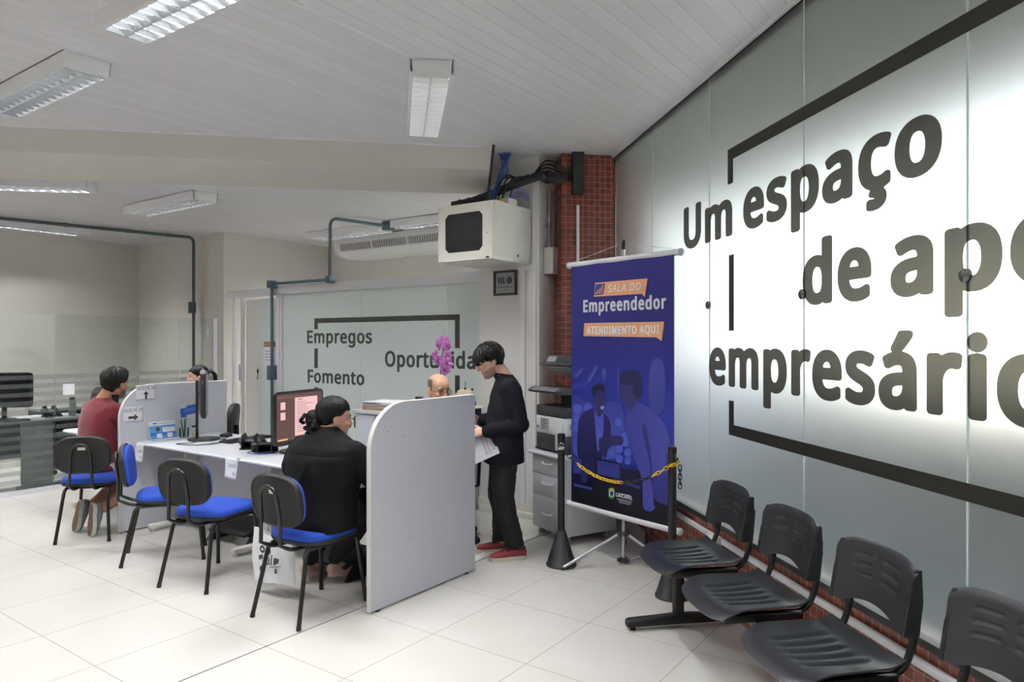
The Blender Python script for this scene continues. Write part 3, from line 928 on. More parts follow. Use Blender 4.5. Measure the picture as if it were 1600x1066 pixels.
paper_sign('white sheet with "GUICHÊ 04" and an up arrow, upper sign on the divider', plane_B(u, 2.915, z), sw, .125, [('GUICHÊ 04', .006, .084, .033, sw - .012)], (sw / 2, .040, .068, 'up'))
u, z = pan_pt(192.5, 661, 2.915)
sw = pan_pt(223.5, 661, 2.915)[0] - u
paper_sign('white sheet with "GUICHÊ 05" and a right arrow, lower sign on the divider', plane_B(u, 2.915, z), sw, .125, [('GUICHÊ 05', .006, .084, .033, sw - .012)], (sw / 2, .038, sw * .5, 'right'))
def plane_A(u, v, z): return basis(uv(u, v, z), -A, (0, 0, 1), -B)
paper_sign('curled white sheet "GUICHÊ 05" taped to the counter edge below the blue card stand', plane_A(.118, 2.905, .58), .135, .148, [('GUICHÊ', .045, .075, .022, .082), ('05', .094, .028, .022, .030)], None, 1)
paper_sign('curled white sheet "GUICHÊ 06" taped to the counter edge left of the person in black', plane_A(.118, 1.615, .59), .150, .140, [('GUICHÊ', .045, .078, .024, .092), ('06', .108, .024, .024, .032)], None, 1)

# ================================================================== VISITOR CHAIRS
def cushion(bm, w, d, h, M=None, ex=3.4, n=40, dome=.3):
    M = M or Matrix()
    secs = []
    for f, s in ((-.5, .93), (-.38, .985), (0, 1), (.25, .985), (.42, .93), (.5, .80), (.5 + dome * .35, .5), (.5 + dome * .45, .1)):
        secs.append((M @ V((0, 0, f * h)), M.to_3x3() @ V((w / 2 * s, 0, 0)), M.to_3x3() @ V((0, d / 2 * s, 0))))
    loft(bm, secs, n, ex=ex)
def visitor_chair(label, group='visitor chairs at the counters'):
    t = thing('visitor_chair', label, 'chair', group=group)
    bm = BM(); cushion(bm, .43, .43, .055, Matrix.Translation((0, .03, .462)), 3.0); obj('seat', bm, BLUEF, t, 'blue fabric seat cushion')
    bm = BM(); loft(bm, [(V((0, .03, z)), V((w, 0, 0)), V((0, w, 0))) for z, w in ((.418, .19), (.424, .212), (.440, .219), (.446, .217))], 40, ex=3.0)
    obj('seat_shell', bm, BLKM, t)
    Mb = Matrix.Translation((0, -.205, .705)) @ Euler((math.radians(90 + 9), 0, 0)).to_matrix().to_4x4()   # local z -> forward... flipped below
    Mb = basis((0, -.252, .682), (1, 0, 0), V((0, -.12, 1)).normalized(), V((0, -1, -.12)).normalized())   # z looks backwards
    Mf = basis((0, -.227, .682), (-1, 0, 0), V((0, -.12, 1)).normalized(), V((0, 1, .12)).normalized())
    bm = BM(); cushion(bm, .385, .285, .04, Mf, 3.0, dome=.35); obj('backrest', bm, BLUEF, t, 'blue fabric backrest cushion')
    bm = BM()
    loft(bm, [(Mb @ V((0, 0, zz)), Mb.to_3x3() @ V((.200 * s, 0, 0)), Mb.to_3x3() @ V((0, .150 * s, 0))) for zz, s in ((-.012, 1), (.0, 1.0), (.010, .985), (.016, .955), (.0165, .92), (.013, .90), (.013, .3))], 44, ex=3.0)
    obj('backrest_shell', bm, BLKM, t, 'black plastic back shell')
    # hoop holding the backrest
    hoop = []
    for s in (-1,):
        hoop += [(-.078, .12, .405), (-.078, -.21, .405), (-.078, -.295, .45), (-.074, -.293, .60), (-.068, -.306, .70)]
    arc = [(-.066 * math.cos(a), -.308 - .006 * math.sin(a), .71 + .062 * math.sin(a)) for a in [PI * i / 10 for i in range(11)]]
    right = [(-x, y, z) for x, y, z in hoop[::-1]]
    path = bend_path(hoop[:3], .06, 5) + [V(q) for q in hoop[3:]] + [V(q) for q in arc] + [V(q) for q in right[:2]] + bend_path(right[2:], .06, 5)
    bm = BM(); tube(bm, path, .0115, 10); obj('back_support', bm, BLKSTEEL, t)
    bm = BM()
    for s in (-1, 1):
        tube(bm, bend_path([(s * .150, -.155, .405), (s * .150, .20, .405)], .05), .0125, 10)
    tube(bm, [(-.15, -.10, .402), (.15, -.10, .402)], .011, 8); tube(bm, [(-.15, .14, .402), (.15, .14, .402)], .011, 8)
    obj('seat_frame', bm, BLKSTEEL, t)
    for s in (-1, 1):
        for f in (-1, 1):
            y0, y1 = (-.155, -.262) if f < 0 else (.20, .262)
            bm = BM(); tube(bm, bend_path([(s * .150, y0 + .06 * -f, .405), (s * .152, y0 + .02 * f, .405), (s * .187, y1, .012)], .055, 6), .0128, 10)
            g = obj('leg', bm, BLKSTEEL, t)
            bm = BM(); tube(bm, [(s * .1862, y1 - .0012 * f, .022), (s * .188, y1 + .001 * f, 0)], .0145, 10); obj('rubber_foot', bm, BLK, g)
    return t
def hd(d): return -math.radians(d)
ch1 = visitor_chair('blue and black visitor chair the person in dark red sits on')
ch1.location = (-3.40, 5.745, 0); ch1.rotation_euler = (0, 0, hd(-14))
bm = BM(); box(bm, (.055, .003, .022), (0, -.281, .735), (.12, 0, 0)); obj('maker_plate', bm, OFFW, ch1, 'small pale plate on the back shell')
ch2 = dup([o for o in [ch1]][0], (-2.53, 5.16, 0), hd(68), 'empty blue visitor chair turned sideways beside the divider with arrow signs')
ch3 = dup(ch1, (-1.985, 4.69, 0), hd(19), 'empty blue visitor chair between the turned chair and the person in black')
ch4 = dup(ch1, (-1.18, 4.15, 0), hd(31), 'blue visitor chair the person in black sits on')
for c in (ch2, ch3):
    for q in list(c.children):
        if q.name.startswith('maker_plate'): bpy.data.objects.remove(q)
for q in list(ch4.children):
    if q.name.startswith('maker_plate'): q.data = q.data; q['label'] = 'small pale plate on the back shell'

# ================================================================== WAITING BENCH ALONG THE WINDOWS
def bench():
    t = thing('waiting_bench', 'black four-seat waiting bench standing along the frosted windows', 'bench', (0, 0, 0), RZ_W)
    ws = [3.575, 2.99, 2.405, 1.82]
    def sheet(fn, nu, nv, th):
        bm = BM()
        g = [[bm.verts.new(fn(i / nu, j / nv)) for i in range(nu + 1)] for j in range(nv + 1)]
        for j in range(nv):
            for i in range(nu): bm.faces.new((g[j][i], g[j][i + 1], g[j + 1][i + 1], g[j + 1][i]))
        bmesh.ops.recalc_face_normals(bm, faces=bm.faces[:])
        bmesh.ops.solidify(bm, geom=bm.faces[:], thickness=th)
        return bm
    for k, w in enumerate(ws):
        def seat(a, b):
            # a across (0..1), b front (0) to rear (1)
            x = (a - .5) * 2
            round_f = .035 * abs(x) ** 3.2
            wd = .235 - .02 * b - .022 * max(0, 1 - b / .22) ** 2
            p = 1.315 + round_f + (.43 - round_f) * b
            z = .428 - .045 * max(0, 1 - b / .30) ** 2 - .012 * math.sin(PI * min(1, b * 1.05)) * (1 - x * x) + .022 * max(0, (b - .8) / .2) ** 2 + .012 * x ** 4
            if .22 < b < .80:
                for gx in (-.52, -.26, 0, .26, .52):
                    c = gx * (1 + .25 * (b - .5))
                    e = abs(x - c)
                    if e < .085: z -= .009 * (1 - (e / .085) ** 2) * min(1, (b - .22) / .05, (.80 - b) / .05)
            return V((p, w - x * wd, z))
        bm = sheet(seat, 64, 30, .006); obj('seat', bm, BLKSEAT, t, ang=60)
        bm = BM()
        def back(a, b):
            x = (a - .5) * 2
            wd = .216 - .010 * (1 - b)
            corner = .03 * abs(x) ** 5
            zb = .545 + .036 * max(0, 1 - (x / .78) ** 2)
            zt = .795 - corner - .006 * x * x
            z = zb + (zt - zb) * b
            p = 1.735 + .028 * (1 - x * x) + .045 * (z - .53) / .26 + .012 * max(0, (b - .85) / .15) ** 2
            if .25 < b < .9:
                for gz in (.42, .60, .78):
                    if abs(b - gz) < .035 and (.12 < abs(x) < .62): p += .006
            return V((p, w - x * wd, z))
        bm = sheet(back, 48, 40, .007); obj('backrest', bm, BLKSEAT, t, ang=60)
        for s in (-1, 1):
            y = w + s * .178
            bm = BM()
            tube(bm, bend_path([(1.42, y, .402), (1.755, y, .402), (1.80, y, .52), (1.815, y, .70)], .09, 8), [(.014, .010)] * 18 if False else .0135, 10)
            obj('frame_tube', bm, BLKSTEEL, t)
            bm = BM(); loft(bm, [(V((1.760, w + s * .206, .545)), V((.034, 0, 0)), V((0, .012, 0))), (V((1.778, w + s * .207, .66)), V((.030, 0, 0)), V((0, .012, 0))), (V((1.792, w + s * .204, .772)), V((.012, 0, 0)), V((0, .011, 0)))], 12, ex=3)
            obj('side_clip', bm, BLKM, t)
        for s in (-1, 1):
            bm = BM(); box(bm, (.36, .03, .035), (1.54, w + s * .19, .395), bev=.006)
            obj('seat_bracket', bm, BLKSTEEL, t)
    bm = BM(); box(bm, (.06, 2.26, .035), (1.53, 2.70, .366), bev=.004); obj('beam', bm, BLKSTEEL, t)
    for y in (3.69, 1.75):
        bm = BM(); box(bm, (.05, .055, .35), (1.53, y, .205), bev=.006)
        secs = []
        for p, h, wd in ((1.235, .030, .024), (1.25, .036, .028), (1.40, .042, .030), (1.53, .050, .031), (1.70, .042, .030), (1.83, .032, .026)):
            secs.append((V((p, y, .022 + h / 2)), V((0, wd, 0)), V((0, 0, h / 2 + .004))))
        loft(bm, secs, 16, ex=4)
        g = obj('leg', bm, BLKM, t)
        bm = BM()
        for p in (1.27, 1.80): lathe(bm, [(.016, 0), (.016, .012), (.008, .013), (.008, .03)], 12, Matrix.Translation((p, y, 0)))
        obj('levelling_foot', bm, BLK, g)
    return t
bench()
# white socket box on the wall strip behind the first seat
ob = thing('socket_box', 'small white socket box on the wall strip behind the first bench seat', 'socket', (0, 0, 0), RZ_W)
bm = BM(); box(bm, (.065, .10, .085), (WALLP - .044, 3.92, .385), bev=.012); obj('case', bm, OFFW, ob)
bm = BM(); lathe(bm, [(.02, 0), (.02, .012)], 16, basis((WALLP - .077, 3.92, .385), (0, 1, 0), (0, 0, 1), (-1, 0, 0))); obj('socket_face', bm, WHITE, ob)
bm = BM(); tube(bm, [(WALLP - .05, 3.87, .375), (WALLP - .05, 3.82, .36), (WALLP - .045, 3.78, .372)], .012, 10); obj('plug_lead', bm, OFFW, ob)
# ================================================================== BARRIER POSTS AND CHAIN
def post(label, loc, rz):
    t = thing('barrier_post', label, 'barrier post', loc, rz, None)
    bm = BM(); lathe(bm, [(.106, 0), (.107, .012), (.100, .02), (.036, .222), (.031, .236), (.028, .24)], 32); obj('base', bm, mat('dark_grey_cone', (44, 44, 48), .42, bump=.05, bscale=200), t)
    bm = BM(); lathe(bm, [(.025, .21), (.025, .905), (.023, .915)], 20); obj('pole', bm, mat('black_satin_tube', (24, 24, 26), .4), t)
    bm = BM(); lathe(bm, [(.0265, .88), (.0275, .885), (.0275, .918), (.02, .922)], 20); obj('cap', bm, BLK, t)
    bm = BM(); torus(bm, .014, .003, basis((0, -.031, .845), (1, 0, 0), (0, 0, 1), (0, -1, 0))); box(bm, (.05, .05, .02), (0, 0, .82), bev=.003); obj('hook_ring', bm, CHROME if label.startswith('left') else BLK, t)
    return t
PA_, PB_ = V((.345, 4.957, 0)), V((.985, 4.345, 0))
post('left black barrier post with cone base, in front of the drawer cabinet', PA_, 0)
pb_ = post('right black barrier post behind the first bench seat, chain wound round its top', PB_, 0)
ch = thing('barrier_chain', 'yellow and black plastic chain hung between the two barrier posts', 'chain', PA_)
a = V((0.02, -.03, .80)); b = PB_ - PA_ + V((-.03, -.02, .80))
def chain_pt(t):
    p = a.lerp(b, t); p.z -= .15 * 4 * t * (1 - t) + .0 ; return p
nL = 29
def link_mesh(bm, c, d, roll):
    d = d.normalized(); s = d.cross(V((0, 0, 1)))
    s = s.normalized() if s.length > .01 else V((1, 0, 0))
    u = d.cross(s)
    s2 = s * math.cos(roll) + u * math.sin(roll)
    torus(bm, .0095, .0034, basis(c, d, s2, d.cross(s2)), 16, 6, add=.0105)
for i in range(nL):
    t0 = (i + .5) / nL
    dirv = chain_pt(min(1, t0 + .01)) - chain_pt(max(0, t0 - .01))
    bm = BM(); link_mesh(bm, chain_pt(t0), dirv, .5 if i % 2 else .5 + PI / 2)
    y = (4 <= i < 17) or i >= 25
    obj('chain_link', bm, YEL if y else BLK, ch, 'yellow link' if y else 'black link')
e0 = PB_ - PA_
for k in range(9):      # wound round the right post
    an = -2.9 + k * .62
    c = e0 + V((.036 * math.cos(an), .036 * math.sin(an), .80 + .012 * k * .6))
    bm = BM(); link_mesh(bm, c, V((-math.sin(an), math.cos(an), .25)), .4 if k % 2 else .4 + PI / 2)
    obj('chain_link', bm, YEL if k in (1, 2, 3, 4) else BLK, ch, 'yellow link' if k in (1, 2, 3, 4) else 'black link')
for k in range(5):
    c = e0 + V((.046, -.005, .79 - .027 * k)); bm = BM(); link_mesh(bm, c, V((.05, 0, -1)), 0 if k % 2 else PI / 2); obj('chain_link', bm, BLK, ch, 'black link')

# ================================================================== BANNER
bn_l = V((.453, 5.38, 0)); bn_r = V((1.09, 4.58, 0)); bc = (bn_l + bn_r) / 2
bd = (bn_r - bn_l).normalized(); bnrm = V((bd.y, -bd.x, 0)).normalized()
if bnrm.y > 0: bnrm = -bnrm
bt = thing('banner_stand', 'tall blue banner "Sala do Empreendedor" on a white tripod stand', 'banner', bc, math.atan2(bd.y, bd.x))
# local x along the banner, local -y towards the reader
def bn(px, py):
    k = (px - 800) / FPX
    # plane through bc + front offset
    o = bc + bnrm * .028
    n = bnrm
    ray = V((k, 1, 0)); t = o.dot(n) / ray.dot(n); q = ray * t
    return ((q - bc).dot(bd), EYE - (py - 533) / FPX * t)
HWB, ZB0, ZB1 = .485, .345, 2.140
bm = BM()
nx, nz = 24, 50
g = [[bm.verts.new((HWB * (2 * i / nx - 1), -.026 + .002 * math.sin(i * .7), ZB0 + (ZB1 - ZB0) * j / nz)) for i in range(nx + 1)] for j in range(nz + 1)]
for j in range(nz):
    for i in range(nx): bm.faces.new((g[j][i], g[j][i + 1], g[j + 1][i + 1], g[j + 1][i]))
bmesh.ops.solidify(bm, geom=bm.faces[:], thickness=.001)
BANM = colmat('printed_banner_cloth', .55)
def paint(me, fn):
    at = me.color_attributes.new('Col', 'FLOAT_COLOR', 'POINT')
    for i, v in enumerate(me.vertices): at.data[i].color = fn(v.co)
def lerpc(c0, c1, t): return tuple(c0[i] + (c1[i] - c0[i]) * t for i in range(3))
def ss(a, b, x):
    t = max(0, min(1, (x - a) / (b - a))) if a != b else 0
    return t * t * (3 - 2 * t)
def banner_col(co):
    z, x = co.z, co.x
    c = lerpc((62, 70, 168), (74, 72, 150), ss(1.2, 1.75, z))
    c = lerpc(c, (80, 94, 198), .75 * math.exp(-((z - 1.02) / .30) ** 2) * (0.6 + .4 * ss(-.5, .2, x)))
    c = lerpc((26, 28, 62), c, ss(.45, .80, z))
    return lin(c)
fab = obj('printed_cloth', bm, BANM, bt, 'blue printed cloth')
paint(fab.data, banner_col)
# layers of the printed picture: flat ink shapes lying on the cloth
layer = [0]
def crop2(pts): return [bn(880 + x / 3.805, 560 + y / 3.807) for x, y in pts]
def crop1(pts): return [bn(880 + x / 5.61, 370 + y / 5.61) for x, y in pts]
def smooth_poly(pts, sub=4):
    n = len(pts); out = []
    for i in range(n):
        p0, p1, p2, p3 = (V(pts[(i + k - 1) % n] + (0,)) for k in range(4))
        for k in range(sub):
            t = k / sub
            q = .5 * ((2 * p1) + (p2 - p0) * t + (2 * p0 - 5 * p1 + 4 * p2 - p3) * t * t + (3 * p1 - p0 - 3 * p2 + p3) * t ** 3)
            out.append((q.x, q.y))
    return out
def ink(name, pts, c0, c1=None, rnd=True, conv=crop2, label=None, dirn='z', parent=None):
    layer[0] += 1
    p = conv(pts)
    if rnd: p = smooth_poly(p)
    p = [(max(-HWB + .001, min(HWB - .001, x)), max(ZB0 + .001, z)) for x, z in p]
    bm = BM()
    y = -.0292 - layer[0] * .00004
    vs = [bm.verts.new((x, y, z)) for x, z in p]
    es = [bm.edges.new((vs[i], vs[(i + 1) % len(vs)])) for i in range(len(vs))]
    r = bmesh.ops.triangle_fill(bm, edges=es, use_beauty=True)
    bmesh.ops.subdivide_edges(bm, edges=bm.edges[:], cuts=1)
    o = obj(name, bm, BANM, parent or fab, label, smooth=False)
    zs = [q[1] for q in p]; xs = [q[0] for q in p]
    c1 = c1 or c0
    def f(co):
        t = (co.z - min(zs)) / max(1e-6, max(zs) - min(zs)) if dirn == 'z' else (co.x - min(xs)) / max(1e-6, max(xs) - min(xs))
        return lin(lerpc(c0, c1, t))
    paint(o.data, f)
    return o
pic = 'printed_shape'
ink(pic, [(62, 250), (110, 240), (160, 300), (340, 260), (345, 560), (200, 600), (62, 560)], (72, 86, 184), (58, 64, 150), label='paler printed window area')
for cx, cy, r in ((85, 300, 26), (85, 360, 24), (85, 410, 24), (148, 290, 24), (330, 380, 22), (335, 480, 22), (335, 540, 22), (335, 600, 22), (385, 560, 22), (385, 610, 20), (290, 560, 18)):
    ink('printed_dot', [(cx + r * math.cos(q * PI / 4), cy + r * 1.15 * math.sin(q * PI / 4)) for q in range(8)], (84, 98, 196), (76, 88, 186))
ink(pic, [(235, 60), (262, 80), (250, 130), (236, 140)], (80, 86, 170)); ink(pic, [(190, 50), (205, 60), (160, 140), (148, 130)], (74, 80, 164)); ink(pic, [(66, 100), (110, 60), (118, 75), (66, 125)], (76, 82, 168))
ink(pic, [(326, 60), (331, 60), (331, 240), (326, 240)], (100, 108, 190), rnd=False)
ink(pic, [(520, 40), (600, 30), (600, 300), (520, 300)], (60, 66, 150), (66, 72, 156))
# the man in a suit
ink(pic, [(88, 420), (100, 350), (145, 310), (185, 298), (212, 330), (240, 325), (278, 372), (285, 470), (262, 520), (240, 560), (225, 620), (190, 640), (150, 720), (105, 660), (84, 540)], (30, 30, 74), (48, 46, 104), label='printed figure in a dark suit')
ink(pic, [(186, 308), (212, 350), (240, 332), (236, 470), (214, 545), (203, 530)], (92, 104, 200), (70, 80, 176), label='printed pale shirt')
ink(pic, [(176, 200), (184, 175), (240, 175), (251, 215), (253, 262), (243, 300), (226, 335), (200, 330), (186, 280)], (56, 54, 108), (48, 46, 100), label='printed face')
ink(pic, [(172, 215), (170, 178), (195, 156), (235, 156), (249, 178), (246, 196), (214, 190), (196, 200), (188, 240)], (30, 30, 68), label='printed hair')
ink(pic, [(222, 288), (246, 282), (240, 302), (226, 304)], (150, 156, 214), rnd=False)
ink(pic, [(205, 222), (222, 220), (222, 226), (206, 228)], (28, 28, 60), rnd=False); ink(pic, [(232, 222), (248, 220), (248, 226), (233, 228)], (28, 28, 60), rnd=False)
# laptop and table
ink(pic, [(62, 735), (180, 770), (190, 590), (345, 625), (350, 655), (455, 670), (640, 720), (650, 1030), (62, 850)], (14, 14, 22), (26, 26, 56), rnd=False, label='printed dark table')
ink(pic, [(200, 604), (338, 632), (340, 716), (205, 690)], (56, 62, 144), (46, 50, 124), rnd=False, label='printed laptop lid')
ink(pic, [(64, 742), (176, 770), (172, 785), (64, 760)], (60, 68, 160), rnd=False)
ink(pic, [(300, 712), (458, 760), (462, 780), (300, 730)], (48, 54, 130), rnd=False)
ink(pic, [(108, 668), (142, 672), (138, 740), (110, 736)], (44, 46, 96), rnd=False)
ink(pic, [(62, 590), (108, 600), (108, 690), (62, 680)], (56, 62, 150), rnd=False)
# the man seen from behind
ink(pic, [(372, 390), (385, 322), (420, 280), (450, 266), (500, 290), (560, 340), (608, 400), (634, 490), (645, 640), (640, 850), (560, 852), (540, 800), (540, 870), (548, 885), (530, 908), (492, 905), (475, 868), (472, 740), (445, 640), (405, 545)], (60, 64, 148), (76, 82, 168), dirn='x', label='printed figure seen from behind')
ink(pic, [(470, 420), (492, 400), (520, 560), (534, 700), (545, 820), (528, 760), (516, 640), (492, 520)], (44, 46, 118), label='printed sleeve fold')
ink(pic, [(540, 700), (600, 640), (645, 560), (640, 850), (560, 850), (536, 800)], (48, 50, 122), (60, 64, 146))
ink(pic, [(345, 190), (350, 120), (380, 90), (460, 120), (464, 230), (436, 268), (412, 310), (386, 318), (366, 285), (352, 240)], (58, 56, 116), (52, 50, 106), label='printed head')
ink(pic, [(342, 150), (346, 92), (396, 66), (448, 80), (467, 132), (464, 215), (440, 240), (420, 200), (405, 160), (370, 160)], (36, 36, 82), label='printed hair')
ink(pic, [(345, 460), (378, 445), (390, 520), (352, 518)], (84, 96, 196), label='printed cuff')
ink(pic, [(214, 482), (250, 466), (348, 462), (354, 512), (296, 518), (270, 540), (250, 600), (232, 560), (216, 540)], (40, 38, 84), (50, 48, 100), label='printed shaking hands')
# crest and town name
ink('printed_crest', [(271, 784), (307, 784), (306, 825), (289, 838), (272, 825)], (60, 120, 70), (70, 140, 80), label='small printed crest')
ink('printed_crest', [(275, 786), (304, 786), (303, 824), (275, 822)], (226, 228, 236), rnd=False)
ink('printed_crest', [(280, 792), (299, 792), (298, 818), (281, 817)], (40, 44, 110), rnd=False)
ink('printed_crest', [(270, 772), (278, 779), (283, 768), (289, 776), (295, 768), (300, 779), (306, 773), (304, 784), (274, 783)], (214, 204, 80), rnd=False)
def btext(s, p0, p1, cap_px, scale, c, conv, bold=.03, shear=0, space=1.02, label=None):
    (x0, z0), (x1, z1) = conv([p0])[0], conv([p1])[0]
    q = conv([(p0[0], p0[1] - cap_px)])[0]
    layer[0] += 1
    bm = BM()
    put_text(bm, s, basis((x0, -.0293 - layer[0] * .00004, (z0 + z1) / 2), (1, 0, 0), (0, 0, 1), (0, -1, 0)), q[1] - z0, x1 - x0, bold=bold, shear=shear, space=space)
    return obj('printed_words', bm, c, fab, label or 'printed words "%s"' % s, smooth=False)
BW = mat('white_print', (238, 238, 244), .6); ORG = mat('peach_orange_print', (232, 172, 128), .6); NAV = mat('banner_navy_print', (58, 56, 126), .6)
btext('CASCAVEL', (314, 822), (413, 843), 22, 1, BW, crop2, bold=.08, shear=.12)
for x0, x1, y, s in ((331, 398, 801, 5), (320, 408, 834, 4), (330, 408, 846, 3), (334, 402, 856, 3)):
    ink('printed_line', [(x0, y), (x1, y + (x1 - x0) * .2), (x1, y + s + (x1 - x0) * .2), (x0, y + s)], (196, 198, 214), rnd=False)
def flat(name, pts, m, conv=crop1, label=None):
    layer[0] += 1
    p = conv(pts); bm = BM()
    y = -.0293 - layer[0] * .00004
    vs = [bm.verts.new((x, y, z)) for x, z in p]; bm.faces.new(vs)
    return obj(name, bm, m, fab, label, smooth=False)
flat('printed_bubble', [(283, 405), (743, 365), (718, 530), (690, 501), (271, 528)], ORG, label='peach speech bubble behind "SALA DO"')
flat('printed_icon', [(287, 416), (368, 409), (354, 507), (274, 513)], NAV, label='small bar chart icon')
for i, h in enumerate((22, 38, 56, 78)):
    x = 284 + i * 17
    flat('printed_icon', [(x, 505 - i * 2), (x + 8, 504 - i * 2), (x + 8 + h * .12, 504 - i * 2 - h), (x + h * .12, 505 - i * 2 - h)], ORG)
btext('SALA DO', (396, 486), (683, 466), 62, 1, BW, crop1, bold=.012, shear=.16, space=1.1)
btext('Empreendedor', (178, 662), (906, 634), 108, 1, BW, crop1, bold=.075)
flat('printed_bubble', [(188, 758), (889, 744), (866, 915), (818, 882), (180, 872)], ORG, label='peach speech bubble behind "ATENDIMENTO AQUI"')
btext('ATENDIMENTO AQUI', (208, 854), (842, 852), 68, 1, BW, crop1, bold=.08)
# bars, pole, cord and tripod
bm = BM(); tube(bm, [(-.52, -.012, ZB1 + .005), (.52, -.012, ZB1 + .005)], .021, 16); obj('top_bar', bm, WHITE, bt)
bm = BM(); tube(bm, [(-.525, -.022, ZB0 - .005), (.525, -.022, ZB0 - .005)], .021, 16); obj('bottom_bar', bm, WHITE, bt)
for z, y in ((ZB1 + .005, -.012), (ZB0 - .005, -.022)):
    for s in (-1, 1):
        bm = BM(); ball(bm, (s * .525, y, z), (.02, .026, .026), 14)
        obj('bar_end_cap', bm, mat('light_grey_cap', (214, 214, 218), .4), bt)
bm = BM(); tube(bm, [(0, .02, .02), (0, .02, 2.24)], .0125, 14); obj('pole', bm, ALU, bt)
bm = BM(); lathe(bm, [(.014, 2.215), (.016, 2.22), (.016, 2.27), (.010, 2.28)], 14, Matrix.Translation((0, .02, 0))); obj('pole_cap', bm, BLK, bt)
bm = BM()
for s in (-1, 1): tube(bm, [(0, .02, 2.262), (s * .515, -.012, ZB1 + .022)], .0016, 6)
obj('cord', bm, WHITE, bt)
for z in (.212, .03):
    bm = BM(); lathe(bm, [(.028, z - .014), (.03, z - .008), (.03, z + .008), (.026, z + .014)], 18, Matrix.Translation((0, .02, 0)))
    for an in (199, 319, 79):
        aa = math.radians(an) - math.atan2(bd.y, bd.x); box(bm, (.03, .026, .022), (.035 * math.cos(aa), .02 + .035 * math.sin(aa), z), (0, 0, aa), bev=.003)
    obj('leg_collar', bm, mat('dark_blue_grey_collar', (58, 62, 72), .5), bt)
for an in (199, 319, 79):
    aa = math.radians(an) - math.atan2(bd.y, bd.x); d = V((math.cos(aa), math.sin(aa), 0))
    c0 = V((0, .02, 0))
    tip = c0 + d * .478 + V((0, 0, .011)); top = c0 + d * .045 + V((0, 0, .205))
    bm = BM(); tube(bm, [top, top.lerp(tip, .97)], (.0105), 12)
    lg = obj('leg', bm, ALU, bt)
    bm = BM(); tube(bm, [top.lerp(tip, .96), tip], .012, 10); obj('foot_cap', bm, BLK, lg)
    mid = top.lerp(tip, .42)
    bm = BM(); tube(bm, [c0 + d * .04 + V((0, 0, .03)), mid], .0035, 8); obj('brace', bm, ALU, lg)

# ================================================================== DRAWER CABINET AND PRINTER
cabA, cabB, cabC = V((.167, 5.775, 0)), V((.399, 5.38, 0)), V((.819, 5.656, 0))
cx = (cabB - cabA).normalized(); cy = V((-cx.y, cx.x, 0))
if cy.dot(cabC - cabB) < 0: cy = -cy
rzc = math.atan2(cx.y, cx.x)
cab = thing('drawer_cabinet', 'grey three-drawer cabinet on castors under the printer', 'cabinet', cabA, rzc)
CW, CD, CH = .458, .50, .69
bm = BM(); box(bm, (CW, CD - .02, CH - .10), (CW / 2, .02 + (CD - .02) / 2, .07 + (CH - .10) / 2)); obj('body', bm, mat('cabinet_grey', (198, 199, 205), .45), cab)
bm = BM(); prism(bm, rrect(CW + .04, CD + .03, .012), CH - .03, CH, Matrix.Translation((CW / 2, CD / 2 - .005, 0))); tube(bm, [(-.02, -.02, CH - .015), (CW + .02, -.02, CH - .015)], .0155, 12); obj('top', bm, mat('cabinet_top_grey', (216, 217, 222), .4), cab)
for z0, z1 in ((.075, .335), (.340, .505), (.510, .655)):
    bm = BM(); box(bm, (CW - .004, .018, z1 - z0), (CW / 2, .010, (z0 + z1) / 2), bev=.002)
    dr = obj('drawer', bm, MATS['cabinet_grey'], cab)
    zc_ = (z0 + z1) / 2 + .02 if z1 - z0 < .2 else (z0 + z1) / 2
    bm = BM(); tube(bm, smooth_path([(CW * .36, .002, zc_ + .008), (CW * .38, -.018, zc_), (CW * .5, -.026, zc_ - .003), (CW * .62, -.018, zc_), (CW * .64, .002, zc_ + .008)], 5), .007, 10)
    obj('handle', bm, WHITE, dr, 'white bow handle')
for x in (.05, CW - .05):
    for y in (.06, CD - .06):
        bm = BM(); lathe(bm, [(.026, -.012), (.028, -.008), (.028, .008), (.026, .012)], 18, basis((x, y, .028), (0, 1, 0), (0, 0, 1), (1, 0, 0))); box(bm, (.035, .05, .02), (x, y, .062), bev=.004)
        obj('castor', bm, mat('grey_castor', (176, 176, 180), .5), cab)
prn = thing('printer', 'black and white multifunction printer with its scanner lid tilted up, standing on the drawer cabinet', 'printer', cabA + cx * .03 + cy * .02 + V((0, 0, CH)), rzc)
PWD, PDP = .40, .44
DCH = mat('charcoal_plastic', (58, 59, 64), .45); PWH = mat('printer_white', (226, 227, 230), .4)
bm = BM(); box(bm, (PWD, PDP, .15), (PWD / 2, PDP / 2, .095), bev=.008); obj('paper_tray', bm, DCH, prn, 'charcoal paper tray front')
bm = BM(); box(bm, (.07, .012, .02), (.03, .0, .02)); box(bm, (PWD * .92, PDP * .9, .03), (PWD / 2, PDP / 2, .012)); obj('foot', bm, BLKM, prn)
bm = BM(); box(bm, (PWD, PDP + .004, .165), (PWD / 2, PDP / 2 - .002, .2525), bev=.008); box(bm, (.10, .02, .30), (PWD - .06, -.006, .185), bev=.008); obj('body', bm, PWH, prn, 'white middle body')
bm = BM(); box(bm, (PWD + .004, PDP + .006, .10), (PWD / 2, PDP / 2, .385), bev=.012); obj('upper_body', bm, DCH, prn, 'charcoal upper body')
bm = BM(); box(bm, (PWD * .85, .10, .012), (PWD * .55, .10, .437)); obj('output_tray', bm, BLKM, prn)
bm = BM(); box(bm, (.14, PDP * .8, .16), (PWD - .07, PDP * .55, .50)); box(bm, (PWD * .9, .05, .16), (PWD * .5, PDP - .04, .50)); obj('scanner_support', bm, BLKM, prn)
